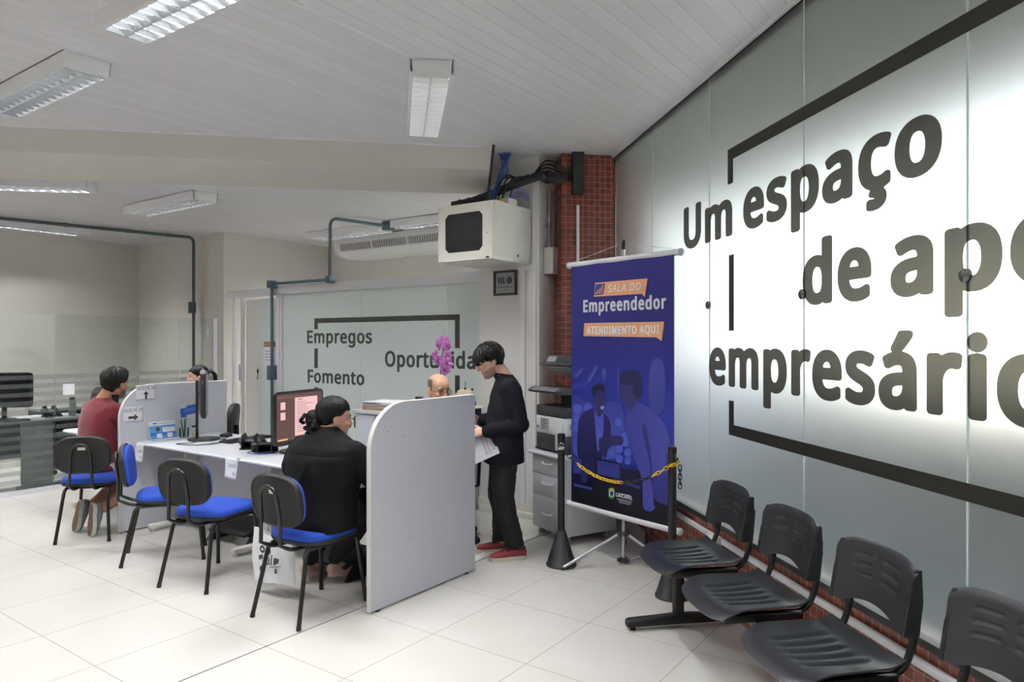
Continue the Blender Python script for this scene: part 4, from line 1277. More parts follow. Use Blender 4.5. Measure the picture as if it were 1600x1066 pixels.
bm = BM(); prism(bm, [(-.065, .565), (-.065, .585), (-.02, .612), (PDP + .02, .612), (PDP + .02, .560), (-.03, .555)], -.02, PWD + .03, YZ); obj('scanner_bed', bm, DCH, prn, 'dark scanner bed with control panel')
bm = BM(); prism(bm, [(-.02, -.035), (PWD - .08, -.035), (PWD - .08, .02), (-.02, .02)], 0, .004, basis((.06, -.045, .6), (1, 0, 0), V((0, .86, .51)).normalized(), V((0, -.51, .86)).normalized())); obj('control_panel', bm, mat('panel_grey', (124, 126, 136), .3), prn, 'grey control panel')
bm = BM()
for i in range(4): box(bm, (.014, .012, .006), (.26 + .022 * i, -.045, .607))
obj('button', bm, mat('orange_buttons', (214, 130, 60), .5), prn, 'coloured buttons')
bm = BM(); box(bm, (PWD * .9, PDP * .8, .004), (PWD / 2, PDP * .55, .614)); obj('scanner_glass', bm, mat('dark_glass', (20, 24, 28), .08), prn)
# lid, hinged at the back, tilted up
lid_h = Matrix.Translation((PWD / 2, PDP - .01, .63)) @ Matrix.Rotation(math.radians(-25), 4, 'X')
lidm = lid_h @ Matrix.Translation((0, -PDP / 2, 0))
bm = BM(); vs = box(bm, (PWD + .03, PDP, .03), (0, 0, .018), bev=.006); vs2 = box(bm, (PWD - .02, PDP * .42, .10), (0, -PDP * .22, .075), bev=.012); xf(bm, bm.verts, lidm); obj('scanner_lid', bm, DCH, prn, 'charcoal scanner lid with document feeder')
bm = BM(); box(bm, (PWD - .03, PDP - .06, .006), (0, 0, .0)); xf(bm, bm.verts, lidm); obj('lid_pad', bm, PWH, prn, 'white pad under the lid')
bm = BM(); prism(bm, [(-.17, 0), (-.05, 0), (-.05, .055), (-.17, .055)], 0, .002, lidm @ basis((0, -PDP * .432, .05), (1, 0, 0), (0, 0, 1), (0, -1, 0))); obj('sticker', bm, LINK, prn, 'grey label sticker on the feeder')
bm = BM(); prism(bm, [(.07, .205), (.19, .205), (.19, .315), (.07, .315)], 0, .001, basis((0, -.0055, 0), (1, 0, 0), (0, 0, 1), (0, -1, 0))); st_ = obj('sticker', bm, mat('grey_label', (172, 174, 180), .6), prn, 'grey printed label sticker')
bm = BM()
for i in range(5): prism(bm, [(.08, .30 - i * .018), (.15 + .03 * (i % 2 == 0), .30 - i * .018), (.15 + .03 * (i % 2 == 0), .306 - i * .018), (.08, .306 - i * .018)], .0012, .0016, basis((0, -.0055, 0), (1, 0, 0), (0, 0, 1), (0, -1, 0)))
obj('printed_line', bm, INK, st_, smooth=False)
bm = BM(); prism(bm, [(.02, .215), (.04, .215), (.04, .24), (.02, .24)], 0, .001, basis((0, -.0055, 0), (1, 0, 0), (0, 0, 1), (0, -1, 0))); obj('badge', bm, mat('blue_badge', (70, 100, 170), .5), prn, 'small blue badge')
bm = BM()
for i in range(4): box(bm, (.002, .03, .005), (PWD + .001, .06, .235 + i * .014))
for i in range(6): box(bm, (.002, .014, .03), (PWD + .001, .12 + .02 * i, .27))
obj('vent', bm, INK, prn)

prn.scale = (1, 1, .84)
# ================================================================== WALL RACK, CABLES, TRAY, PLAQUE, JUNCTION BOX
rk_u, rk_vL, rk_vR, rk_z0, rk_z1 = 1.80, 1.075, .475, 2.245, 2.735
rack = thing('wall_rack', 'cream steel network cabinet with a dark glass door hung on the column wall', 'network cabinet', uv(rk_u, rk_vR, rk_z0), RZ_UV)
rd, rw, rh = 2.374 - rk_u, rk_vL - rk_vR, rk_z1 - rk_z0
bm = BM(); box(bm, (rd - .03, rw, rh), (.03 + (rd - .03) / 2, rw / 2, rh / 2), bev=.004)
obj('case', bm, OFFW, rack)
bm = BM(); box(bm, (rd - .10, .003, rh - .05), (rd / 2, -.001, rh / 2 + .005)); box(bm, (.04, .004, .02), (rd - .06, -.0025, rh * .94)); obj('side_panel', bm, mat('off_white_panel', (222, 220, 211), .4), rack)
Mr = basis((0, rw / 2, rh / 2), (0, -1, 0), (0, 0, 1), (-1, 0, 0))
bm = BM()
outer = rrect(rw - .012, rh - .012, .006, 2); 
cut = .035
inn = [(.195 - cut, .165), (-.215 + cut, .165), (-.215, .165 - cut), (-.215, -.165 + cut), (-.215 + cut, -.165), (.195 - cut, -.165), (.195, -.165 + cut), (.195, .165 - cut)]
fr_ = [(rw / 2 - .006, rh / 2 - .006), (-rw / 2 + .006, rh / 2 - .006), (-rw / 2 + .006, -rh / 2 + .006), (rw / 2 - .006, -rh / 2 + .006)]
for z in (0, .028):
    pass
vo0 = [bm.verts.new(Mr @ V((x, y, -.028))) for x, y in fr_]; vo1 = [bm.verts.new(Mr @ V((x, y, 0))) for x, y in fr_]
vi0 = [bm.verts.new(Mr @ V((x, y, -.028))) for x, y in inn]; vi1 = [bm.verts.new(Mr @ V((x, y, 0))) for x, y in inn]
for a_, b_, nn in ((vo0, vo1, 4), (vi0, vi1, 8)):
    for i in range(nn): bm.faces.new((a_[i], a_[(i + 1) % nn], b_[(i + 1) % nn], b_[i]))
for oo, ii in ((vo0, vi0), (vo1, vi1)):
    for i in range(4):
        bm.faces.new((oo[i], ii[2 * i], ii[2 * i + 1])) ; bm.faces.new((oo[i], ii[2 * i + 1], ii[(2 * i + 2) % 8], oo[(i + 1) % 4]))
dr = obj('door', bm, OFFW, rack, smooth=False)
dr.location = (-.002, 0, 0)
bm = BM(); prism(bm, inn, -.012, -.009, Mr); obj('glass', bm, mat('smoked_glass', (26, 27, 30), .08), dr, 'dark smoked glass')
bm = BM(); lathe(bm, [(.009, 0), (.009, .004), (.006, .006)], 14, Mr @ Matrix.Translation((.245, -.02, 0))); obj('lock', bm, CHROME, dr)
bm = BM(); box(bm, (.006, .03, .012), (-.004, .05, .018)); obj('tag', bm, BLK, dr, 'small black tag')
bm = BM(); lathe(bm, [(.012, 0), (.012, .003)], 16, basis((rd * .62, -.002, .06), (1, 0, 0), (0, 0, 1), (0, -1, 0))); obj('plug', bm, BLK, rack)
def ru(x, y, z): return uv(rk_u + x, rk_vR + y, rk_z0 + z)
bm = BM(); tube(bm, [ru(.06, .10, rh), ru(.04, .02, rh + .47 - .012)], .012, 8); tag(obj('rod', bm, BLKM), 'thin black rod from the top of the wall rack up to the ceiling', 'rod')
# perforated black duct running over the rack to the pier
duct = thing('cable_duct', 'black perforated cable duct with loose cables above the wall rack', 'cable duct')
dp = [ru(.22, .62, rh + .05), ru(.30, .40, rh + .09), ru(.42, .10, rh + .20), uv(2.32, .40, 3.0)] 
pe = pw(1.53, 5.945, 2.98)
path = smooth_path(dp + [uv(2.28, .30, 2.99), pe + V((-.25, .05, 0)), pe + V((-.06, -.0, 0)), ], 6)
bm = BM(); tube(bm, path, [(.040, .035)] * len(path), 6); obj('duct', bm, mat('black_duct', (34, 35, 36), .6), duct)
bm = BM(); box(bm, (.095, .06, .36), (0, 0, 0)); 
for i in range(16): box(bm, (.1, .066, .008), (0, 0, -.165 + i * .022))
o_ = obj('vertical_duct', bm, MATS['black_duct'], duct); o_.location = pe + V((.02, 0, .04)); o_.rotation_euler = (0, 0, RZ_W)
bm = BM()
for i in range(18):
    q = path[min(len(path) - 1, 2 + i * 2)]
    box(bm, (.012, .09, .012), q + V((0, -.005, .03)), (0, 0, .4 + i * .05)); 
obj('slot_rib', bm, BLKM, duct)
cb = thing('cable_bundle', 'bundle of blue data cables dropping from the ceiling to the top of the wall rack', 'cables')
random.seed(5)
bm = BM(); top = ru(.33, .12, 0); top.z = HC
for i in range(14):
    j = lambda s: V((random.uniform(-s, s), random.uniform(-s, s), 0))
    tube(bm, smooth_path([top + j(.06) + V((0, 0, .01)), top + j(.035) + V((0, 0, -.14)), ru(.30, .16, rh + .22) + j(.02), ru(.26, .20, rh + .09) + j(.025), ru(.22, .24, rh + .004) + j(.02)], 5), .0055, 6)
obj('cable', bm, mat('blue_cable', (46, 84, 150), .5), cb, 'blue data cables')
bm = BM()
for i in range(7):
    p0 = ru(.25 + random.uniform(0, .2), .05 + random.uniform(0, .3), rh + .02)
    p1 = uv(2.3, .42, 2.98) + V((random.uniform(-.1, .1), 0, random.uniform(-.03, .06)))
    tube(bm, smooth_path([p0, p0.lerp(p1, .3) + V((0, -.03, .12 + random.uniform(-.05, .08))), p0.lerp(p1, .7) + V((0, -.04, .05)), p1], 6), .006, 6)
p1 = uv(2.3, .42, 3.0)
for i in range(4): tube(bm, smooth_path([p1, p1 + V((.12, -.02, .05 + .03 * i)), pe + V((-.10, 0, .03 * i)), pe + V((0, 0, .06))], 6), .007, 6)
obj('cable', bm, BLKM, cb, 'black cables')
bm = BM()
for i in range(4): tube(bm, smooth_path([ru(.30, .1, rh + .01), ru(.42, .04, rh + .10 + .02 * i), ru(.53, .0, rh + .06 + .02 * i)], 6), .004, 6)
obj('cable', bm, mat('violet_cable', (92, 92, 170), .5), cb, 'violet cables')
bm = BM(); box(bm, (.09, .06, .03), ru(.20, .10, rh + .018), (0, 0, .5), bev=.004); obj('splitter', bm, YEL, cb, 'yellow splitter')
bm = BM(); box(bm, (.12, .10, .06), ru(.33, .08, rh + .032), (0, 0, .9), bev=.004); obj('adapter', bm, OFFW, cb, 'cream adapter box')
# junction box on the column side
cs2 = colR + B * .15 - A * .055
jb = thing('junction_box', 'open grey junction box full of wires on the column beside the tiled pier', 'junction box', V((cs2.x, cs2.y, 2.165)), RZ_UV)
bm = BM(); box(bm, (.17, .10, .235), (0, .0, .1175), bev=.004); obj('case', bm, mat('grey_box', (190, 190, 186), .5), jb)
bm = BM()
random.seed(11)
for i in range(26):
    q = V((.02 + random.uniform(0, .09), -.055, .03 + random.uniform(0, .22)))
    tube(bm, smooth_path([q, q + V((random.uniform(-.06, .08), -.03 - random.uniform(0, .05), random.uniform(-.06, .06))), q + V((random.uniform(-.05, .10), -.02, random.uniform(-.08, .08)))], 5), .004, 5)
obj('wire', bm, mat('grey_wires', (92, 94, 98), .6), jb, 'tangled grey wires')
# framed plaque on the column
plq = thing('framed_plaque', 'small dark-framed grey plaque on the column under the wall rack', 'picture frame', uv(2.37, .885, 1.985), RZ_UV)
Mq = basis((-.016, 0, 0), (0, -1, 0), (0, 0, 1), (-1, 0, 0))
pw_, ph_ = .255, .225
bm = BM()
for (x0, x1, z0, z1) in ((0, pw_, 0, .02), (0, pw_, ph_ - .02, ph_), (0, .02, .02, ph_ - .02), (pw_ - .02, pw_, .02, ph_ - .02)): prism(bm, [(x0, z0), (x1, z0), (x1, z1), (x0, z1)], -.014, .004, Mq)
obj('frame', bm, mat('dark_wood_frame', (36, 30, 28), .4), plq)
bm = BM(); prism(bm, [(.018, .018), (pw_ - .018, .018), (pw_ - .018, ph_ - .018), (.018, ph_ - .018)], -.012, -.004, Mq); obj('plate', bm, mat('grey_plate', (142, 144, 146), .35, .3), plq)
bm = BM(); lathe(bm, [(.032, 0), (.032, .001)], 24, Mq @ Matrix.Translation((.175, .135, -.003))); 
for i in range(3): prism(bm, [(.05 + i * .028, .105), (.07 + i * .028, .105), (.062 + i * .028, .165), (.042 + i * .028, .165)], 0, .001, Mq @ Matrix.Translation((0, 0, -.0035)))
prism(bm, [(.04, .072), (.21, .072), (.21, .078), (.04, .078)], 0, .001, Mq @ Matrix.Translation((0, 0, -.0035))); prism(bm, [(.11, .045), (.15, .045), (.15, .050), (.11, .050)], 0, .001, Mq @ Matrix.Translation((0, 0, -.0035)))
obj('engraving', bm, INK, plq, 'dark engraved emblem and lines', smooth=False)
# white corner trunking on the tiled pier
bm = BM(); box(bm, (.022, .02, 2.7), (1.56, 5.98, 1.40)); struct('trim_11', bm, WHITE, (0, 0, 0), RZ_W)
# ================================================================== THINGS ON AND AROUND THE COUNTERS
TZ = .7352
def monitor(name, label, loc, rz, w, h, z0, z1, screen=True, base_r=(.13, .10), group=None):
    """local -y is the screen side"""
    t = thing(name, label, 'monitor', loc, rz, group)
    bm = BM(); secs = [(V((0, 0, z)), V((base_r[0] * s, 0, 0)), V((0, base_r[1] * s, 0))) for z, s in ((0, .96), (.006, 1), (.014, .97), (.018, .7))]; loft(bm, secs, 32); obj('base', bm, BLK, t)
    bm = BM(); box(bm, (.045, .022, z1 - .08), (0, .055, (z1 - .08) / 2 + .008), bev=.003); box(bm, (.05, .05, .05), (0, .035, (z0 + z1) / 2), bev=.004); lathe(bm, [(.012, 0), (.012, .03)], 12, basis((0, .066, .12), (1, 0, 0), (0, 0, 1), (0, 1, 0))); obj('stand', bm, BLK, t)
    bm = BM(); zc = (z0 + z1) / 2; hh = (z1 - z0)
    loft(bm, [(V((0, y, zc)), V((w / 2 * s, 0, 0)), V((0, 0, hh / 2 * s))) for y, s in ((-.022, .985), (-.020, 1), (.0, 1), (.012, .96), (.026, .80), (.034, .6))], 48, ex=14)
    c = obj('casing', bm, BLK, t, ang=30)
    bm = BM(); prism(bm, [(-w / 2 + .022, zc - hh / 2 + .035), (w / 2 - .022, zc - hh / 2 + .035), (w / 2 - .022, zc + hh / 2 - .022), (-w / 2 + .022, zc + hh / 2 - .022)], 0.0, .001, basis((0, -.0222, 0), (1, 0, 0), (0, 0, 1), (0, -1, 0)))
    s = obj('screen', bm, screen if screen not in (True, None) else mat('dark_screen', (12, 12, 14), .15), t, 'screen')
    return t
# screens stand along B, facing -A : local -y = -A -> local x = B ... rotation RZ_UV
SCR = emis('lit_screen_brown', (92, 66, 62), 1.0)
m1 = monitor('monitor', 'black monitor seen edge-on, in front of the divider with arrow signs', uv(.52, 2.565, TZ), math.radians(111), .46, .37, .195, .575, base_r=(.13, .13))
bm = BM(); lathe(bm, [(.022, 0), (.024, .01), (.02, .03), (.006, .034), (.003, .05)], 16, Matrix.Translation((-.20, .0, .565))); obj('webcam', bm, ALU, m1, 'small grey device on the top edge')
bm = BM(); box(bm, (.004, .002, .035), (-.232, 0, .50)); box(bm, (.004, .002, .006), (-.232, -.004, .45)); obj('side_button', bm, PWH, m1)
l0, r0 = V((-1.73, 5.1, 0)), V((-1.515, 5.61, 0)); dd = (r0 - l0).normalized()
mc = (l0 + r0) / 2 + V((dd.y, -dd.x, 0)) * 0
m2 = monitor('monitor', 'lit black monitor showing a pink document, in front of the person in black', V((mc.x, mc.y, TZ)), math.atan2(dd.y, dd.x), .555, .40, .065, .463, SCR, base_r=(.15, .12))
M2 = basis((0, -.0236, 0), (1, 0, 0), (0, 0, 1), (0, -1, 0))
scr = [c for c in m2.children if c.name.startswith('screen')][0]
bm = BM(); prism(bm, [(-.06, .125), (.20, .125), (.20, .41), (-.06, .41)], 0, .0004, M2); obj('page', bm, emis('lit_page_pink', (232, 188, 188), 1.0), scr, 'pale pink page on the screen')
bm = BM()
random.seed(2)
for i in range(15): prism(bm, [(-.04, .375 - i * .016), (.16 - random.uniform(0, .12), .375 - i * .016), (.16 - random.uniform(0, .1), .379 - i * .016), (-.04, .379 - i * .016)], .0006, .001, M2)
prism(bm, [(-.03, .392), (.03, .392), (.03, .399), (-.03, .399)], .0006, .001, M2)
obj('page_text', bm, emis('screen_text', (150, 110, 112), 1.0), scr, smooth=False)
bm = BM()
for z in (.33, .255): prism(bm, [(-.215, z), (-.165, z), (-.165, z + .055), (-.215, z + .055)], 0, .0004, M2)
obj('thumbnail', bm, MATS['lit_page_pink'], scr)
bm = BM(); prism(bm, [(-.255, .440), (.255, .440), (.255, .441), (-.255, .441)], 0, .0004, M2); prism(bm, [(-.255, .418), (.1, .418), (.1, .421), (-.255, .421)], 0, .0004, M2)
for i in range(18): prism(bm, [(-.1 + i * .018, .106), (-.091 + i * .018, .106), (-.091 + i * .018, .113), (-.1 + i * .018, .113)], 0, .0004, M2)
obj('toolbar', bm, emis('screen_toolbar', (150, 118, 112), 1.0), scr, smooth=False)
bm = BM(); prism(bm, [(-.245, .104), (-.14, .104), (-.14, .116), (-.245, .116)], 0, .0004, M2); obj('taskbar', bm, emis('screen_orange', (236, 176, 120), 1.0), scr)
bm = BM(); prism(bm, [(-.02, .078), (.03, .078), (.03, .083), (-.02, .083)], 0, .0005, M2); obj('nameplate', bm, LINK, m2)
# keyboards, mice
def keyboard(label, loc, rz):
    t = thing('keyboard', label, 'keyboard', loc, rz)
    bm = BM(); prism(bm, rrect(.44, .145, .012), 0, .014); obj('body', bm, BLKM, t)
    bm = BM()
    for r in range(5):
        for c in range(20): box(bm, (.0165, .0165, .007), (-.2 + c * .021, -.05 + r * .024, .0175))
    obj('keys', bm, BLK, t)
    return t
keyboard('black keyboard on the far part of the counter behind the desk phone', uv(.72, 2.26, TZ), RZ_UV + .10)
def mouse(label, loc, rz):
    t = thing('computer_mouse', label, 'computer mouse', loc, rz)
    bm = BM(); loft(bm, [(V((0, 0, z)), V((.031 * s, 0, 0)), V((0, .055 * s, 0))) for z, s in ((0, .9), (.008, 1), (.02, .92), (.032, .62), (.036, .2))], 24, ex=2.4); obj('shell', bm, BLK, t)
    bm = BM(); lathe(bm, [(.007, -.004), (.007, .004)], 12, basis((0, .03, .030), (0, 1, 0), (0, 0, 1), (1, 0, 0))); obj('wheel', bm, DGREY, t)
    return t
mouse('black mouse beside the keyboard, right of the edge-on monitor', uv(.74, 2.59, TZ), RZ_UV + 1.2)
# desk phones
def desk_phone(label, loc, rz, lcd=True):
    t = thing('desk_phone', label, 'telephone', loc, rz)
    M = basis((0, 0, .012), (1, 0, 0), V((0, .80, .60)).normalized(), V((0, -.60, .80)).normalized())
    bm = BM(); prism(bm, rrect(.19, .17, .012), 0, .022, M); obj('body', bm, BLK, t)
    bm = BM(); prism(bm, [(-.07, .002), (.09, .002), (.085, .11), (.03, .125)], -.055, -.045, YZ); prism(bm, [(-.07, .002), (.09, .002), (.085, .11), (.03, .125)], .045, .055, YZ); box(bm, (.15, .12, .01), (0, .02, .005), bev=.003); obj('stand', bm, BLKM, t)
    bm = BM(); path = smooth_path([(-.07, -.085, .026), (-.07, -.04, .048), (-.07, .04, .048), (-.07, .085, .026)], 5)
    secs = [(M @ p, M.to_3x3() @ V((.022, 0, 0)), M.to_3x3() @ V((0, .004, .013))) for p in path]; loft(bm, secs, 14, ex=3); obj('handset', bm, BLK, t)
    bm = BM(); prism(bm, [(-.03, .04), (.075, .04), (.075, .075), (-.03, .075)], .0225, .024, M); obj('display', bm, mat('lcd_grey', (176, 184, 184), .3), t, 'pale display')
    bm = BM(); prism(bm, [(-.02, -.075), (.035, -.075), (.035, -.05), (-.02, -.05)], .0225, .0235, M); obj('label_strip', bm, PAPER, t, 'white label strip')
    bm = BM()
    for r in range(4):
        for c in range(3): box(bm, (.013, .010, .004), M @ V((-.01 + c * .022, -.035 + r * .017, .024)))
    obj('keys', bm, DGREY, t)
    return t
desk_phone('black desk phone on the counter left of the lit monitor', uv(.47, 1.80, TZ), RZ_UV - PI / 2 + PI + .5)
desk_phone('second black desk phone, close against the lit monitor', uv(.42, 1.58, TZ), RZ_UV + PI / 2 + .9)
# loose cables on the counter
bm = BM()
for pts in ([uv(.52, 2.55, TZ + .004), uv(.36, 2.46, TZ + .004), uv(.24, 2.50, TZ + .004), uv(.30, 2.30, TZ + .004), uv(.50, 2.28, TZ + .004), uv(.62, 2.44, TZ + .004), uv(.73, 2.53, TZ + .006)],
            [uv(.56, 2.56, TZ + .004), uv(.62, 2.42, TZ + .004), uv(.60, 2.2, TZ + .004), uv(.64, 2.05, TZ + .004)]):
    tube(bm, smooth_path(pts, 8), .0036, 6)
tag(obj('loose_cable', bm, BLK), 'thin black cables looping over the counter by the edge-on monitor', 'cable')
bm = BM(); tube(bm, smooth_path([uv(.40, 1.70, TZ + .004), uv(.30, 1.62, TZ + .004), uv(.33, 1.50, TZ + .004), uv(.42, 1.44, TZ + .004)], 8), .003, 6); tag(obj('phone_lead', bm, mat('blue_lead', (40, 70, 170), .5)), 'blue lead on the counter under the second desk phone', 'cable')
# brochure holder leaning on the divider
bh = thing('brochure_stand', 'blue and white printed card stand leaning on the divider below the "GUICHÊ 05" sheet', 'card stand', uv(.22, 2.868, TZ), RZ_UV)
Ml = basis((0, 0, .002), (1, 0, 0), V((0, .28, .96)).normalized(), V((0, -.96, .28)).normalized())
bm = BM(); prism(bm, rrect(.235, .155, .004), 0, .003, Ml @ Matrix.Translation((.1175, .0775, 0))); prism(bm, [(0, 0), (.235, 0), (.235, .05), (0, .05)], -.0, .002, basis((0, -.04, .001), (1, 0, 0), (0, 1, 0), (0, 0, 1))); obj('holder', bm, mat('clear_acrylic_white', (232, 236, 240), .2), bh)
bm = BM(); prism(bm, [(.004, .004), (.231, .004), (.231, .118), (.004, .118)], .0032, .0036, Ml); obj('card', bm, mat('sky_blue_print', (92, 150, 214), .6), bh, 'sky blue printed card')
bm = BM(); prism(bm, [(.115, .06), (.225, .06), (.225, .10), (.115, .10)], .0038, .0042, Ml)
for x in (.06, .15): prism(bm, [(x, .012), (x + .045, .012), (x + .045, .05), (x, .05)], .0038, .0042, Ml)
obj('white_box', bm, PAPER, bh, 'white printed boxes', smooth=False)
bm = BM(); prism(bm, [(.004, .034), (.231, .034), (.231, .058), (.004, .058)], .0036, .0038, Ml); obj('blue_band', bm, mat('mid_blue_print', (58, 112, 196), .6), bh, smooth=False)
bm = BM(); lathe(bm, [(.018, 0), (.018, .0006)], 16, Ml @ Matrix.Translation((.075, .088, .0038))); prism(bm, [(.04, .134), (.075, .134), (.075, .142), (.04, .142)], .0032, .0036, Ml); obj('printed_emblem', bm, INK, bh, smooth=False)
bm = BM(); prism(bm, [(.09, .135), (.21, .135), (.21, .139), (.09, .139)], .0032, .0036, Ml); prism(bm, [(.13, .085), (.20, .085), (.20, .089), (.13, .089)], .0044, .0046, Ml); obj('printed_line', bm, LINK, bh, smooth=False)
# pen holder
ph = thing('pen_holder', 'clear pen cup with green pens beside the blue card stand', 'pen holder', uv(.50, 2.84, TZ), RZ_UV)
bm = BM(); lathe(bm, [(.034, 0), (.036, .002), (.040, .085), (.037, .085), (.033, .006)], 24, cap=False); obj('cup', bm, CLEAR, ph)
for k, (c, dx, dy, h) in enumerate((((60, 170, 120), .012, .0, .165), ((70, 84, 80), -.01, .012, .15), ((52, 60, 58), -.004, -.012, .155), ((120, 190, 160), .018, .01, .14), ((60, 66, 66), -.016, .0, .135))):
    bm = BM(); tube(bm, [(dx * .3, dy * .3, .006), (dx * 1.6, dy * 1.6, h)], .0048, 8); tube(bm, [(dx * 1.6, dy * 1.6, h), (dx * 1.66, dy * 1.66, h + .012)], .003, 8); obj('pen', bm, mat('pen_%d' % k, c, .4), ph, 'green pen' if k in (0, 3) else 'dark pen')
bm = BM(); box(bm, (.045, .04, .035), (0, 0, .0178), bev=.002); o_ = tag(obj('note_block', bm, mat('buff_paper', (206, 198, 160), .8)), 'small buff note block behind the monitor foot on the counter', 'note block', uv(.58, 2.80, TZ), RZ_UV)
# blue leaflet fixed to the divider
u, z = pan_pt(283.5, 655, 2.912)
lf = thing('leaflet', 'royal blue leaflet with white boxes fixed to the divider behind the edge-on monitor', 'leaflet', plane_B(u, 2.915, z).translation)
R = plane_B(0, 0, 0).to_3x3().to_4x4() @ Matrix.Rotation(.12, 4, 'Z')
bm = BM(); prism(bm, [(0, .01), (.15, .01), (.15, .105), (0, .105)], 0, .001, R); obj('sheet', bm, mat('royal_blue_print', (46, 88, 190), .6), lf)
for q in ([(-.005, .09), (.06, .09), (.06, .13), (-.005, .13)], [(.05, -.01), (.15, -.01), (.15, .025), (.05, .025)]):
    bm = BM(); prism(bm, q, .0012, .0016, R); obj('white_box', bm, PAPER2, lf, smooth=False)
bm = BM()
for i in range(2): prism(bm, [(.03, .072 - i * .018), (.13, .072 - i * .018), (.13, .077 - i * .018), (.03, .077 - i * .018)], .0012, .0016, R)
obj('printed_line', bm, mat('pale_blue_ink', (150, 176, 226), .6), lf, smooth=False)

# low cabinet with papers behind the near counter
sb = thing('storage_cabinet', 'pale grey cabinet behind the near divider with stacked papers on top', 'cabinet', uv(1.28, 1.06, 0), RZ_UV)
bm = BM(); box(bm, (.42, .48, .955), (.22, .24, .4875)); obj('body', bm, GREYLAM, sb)
bm = BM(); prism(bm, rrect(.47, .53, .012), .965, .99, Matrix.Translation((.215, .245, 0))); obj('top', bm, LAMTOP, sb)
bm = BM()
for y in (.12, .36): box(bm, (.016, .228, .90), (.002, y, .50), bev=.002)
obj('door', bm, GREYLAM, sb)
bm = BM(); box(bm, (.012, .012, .10), (-.012, .22, .72), bev=.003); obj('handle', bm, ALU, sb)
base = uv(1.46, 1.31, .9905)
bm = BM(); box(bm, (.30, .36, .022), (0, 0, .011), (0, 0, .05), bev=.002); tag(obj('folder', bm, mat('kraft_brown', (158, 128, 98), .8)), 'brown folder at the bottom of the stack on the pale grey cabinet', 'folder', base, RZ_UV)
zz = .0225
random.seed(9)
for k, (h, r, m) in enumerate(((.014, -.02, PAPER2), (.012, .06, PAPER), (.012, -.06, PAPER2), (.006, .12, PAPER))):
    bm = BM()
    n = 4
    for j in range(n): box(bm, (.300, .385, h / n * .85), (random.uniform(-.008, .008), random.uniform(-.01, .01), h / n * (j + .5)), (0, 0, random.uniform(-.02, .02)))
    tag(obj('paper_stack', bm, m), ['lowest ream of papers on the brown folder', 'second bundle of papers on the brown folder', 'third bundle of papers on the brown folder', 'topmost loose sheets on the paper pile above the brown folder'][k], 'papers', base + V((0, 0, zz)), RZ_UV + r)
    zz += h + .0005
# grey cabinet against the partition, with orchid, phone, hat
gc = thing('storage_cabinet', 'dark grey cabinet against the glass partition under the straw hat', 'cabinet', uv(1.93, 1.065, 0), RZ_UV)
bm = BM(); box(bm, (.44, .80, .87), (.22, .40, .435)); obj('body', bm, DGREY, gc)
bm = BM(); box(bm, (.46, .82, .022), (.22, .40, .881), bev=.003); obj('top', bm, LAMTOP, gc)
bm = BM()
for y in (.2, .6): box(bm, (.016, .392, .80), (-.009, y, .44), bev=.002)
obj('door', bm, DGREY, gc)
CT = .8925
hatp = uv(2.14, 1.045, CT)
bm = BM(); box(bm, (.26, .17, .07), (0, 0, .035), bev=.004); tag(obj('folded_cloth', bm, mat('navy_fabric', (34, 38, 66), .9)), 'navy folded bundle under the straw hat', 'bundle', hatp, RZ_UV)
ht = thing('straw_hat', 'cream straw hat with a black band on the dark grey cabinet beside the column', 'hat', hatp + V((0, 0, .071)), RZ_UV)
STR = mat('cream_straw', (222, 212, 184), .85, var=.06, scale=60, bump=.3, bscale=300)
bm = BM(); lathe(bm, [(.168, .004), (.17, .008), (.168, .012), (.10, .022), (.096, .05), (.09, .10), (.070, .155), (.035, .172), (.004, .165)], 36)
for v in bm.verts: v.co.y *= 1.0; v.co.x *= 1.0
obj('crown_and_brim', bm, STR, ht)
bm = BM(); lathe(bm, [(.099, .022), (.100, .024), (.0985, .058), (.096, .060)], 36, cap=False); obj('hat_band', bm, BLK, ht, 'black band')
bm = BM(); tube(bm, smooth_path([(-.03, -.02, .165), (-.04, -.03, .20), (-.03, -.03, .24)], 5), .003, 6); ball(bm, (-.035, -.028, .178), (.014, .010, .010)); tube(bm, smooth_path([(.02, -.05, .15), (.03, -.06, .175), (.05, -.05, .16)], 5), .005, 6); obj('ornament', bm, BLK, ht, 'small black ornament')
op = thing('potted_orchid', 'pink orchid in a small white pot behind the bald person', 'potted plant', uv(2.06, 1.28, CT), RZ_UV)
bm = BM(); lathe(bm, [(.045, 0), (.048, .004), (.060, .10), (.063, .105), (.057, .105), (.05, .02)], 24); obj('pot', bm, WHITE, op)
bm = BM(); lathe(bm, [(.055, .09), (.055, .096)], 20); obj('soil', bm, mat('bark_soil', (70, 54, 42), .9), op)
bm = BM(); stem = smooth_path([(0, 0, .09), (.01, .0, .22), (.0, -.01, .36), (-.01, -.03, .49), (-.01, -.05, .60), (-.005, -.05, .655)], 6); tube(bm, stem, .0045, 8); obj('stem', bm, mat('dark_green_stem', (62, 66, 44), .6), op)
bm = BM()
for an in (0.4, 2.2, 3.9, 5.3):
    d = V((math.cos(an), math.sin(an), 0)); s = V((-d.y, d.x, 0))
    loft(bm, [(V((0, 0, .09)) + d * .02, s * .008, V((0, 0, .003))), (V((0, 0, .14)) + d * .08, s * .03, V((0, 0, .003))), (V((0, 0, .12)) + d * .16, s * .026, V((0, 0, .003))), (V((0, 0, .07)) + d * .21, s * .004, V((0, 0, .002)))], 10)
obj('leaves', bm, mat('orchid_leaf', (64, 96, 56), .4), op)
ORCH = mat('orchid_pink', (206, 132, 204), .6, var=.25, scale=40)
random.seed(21)
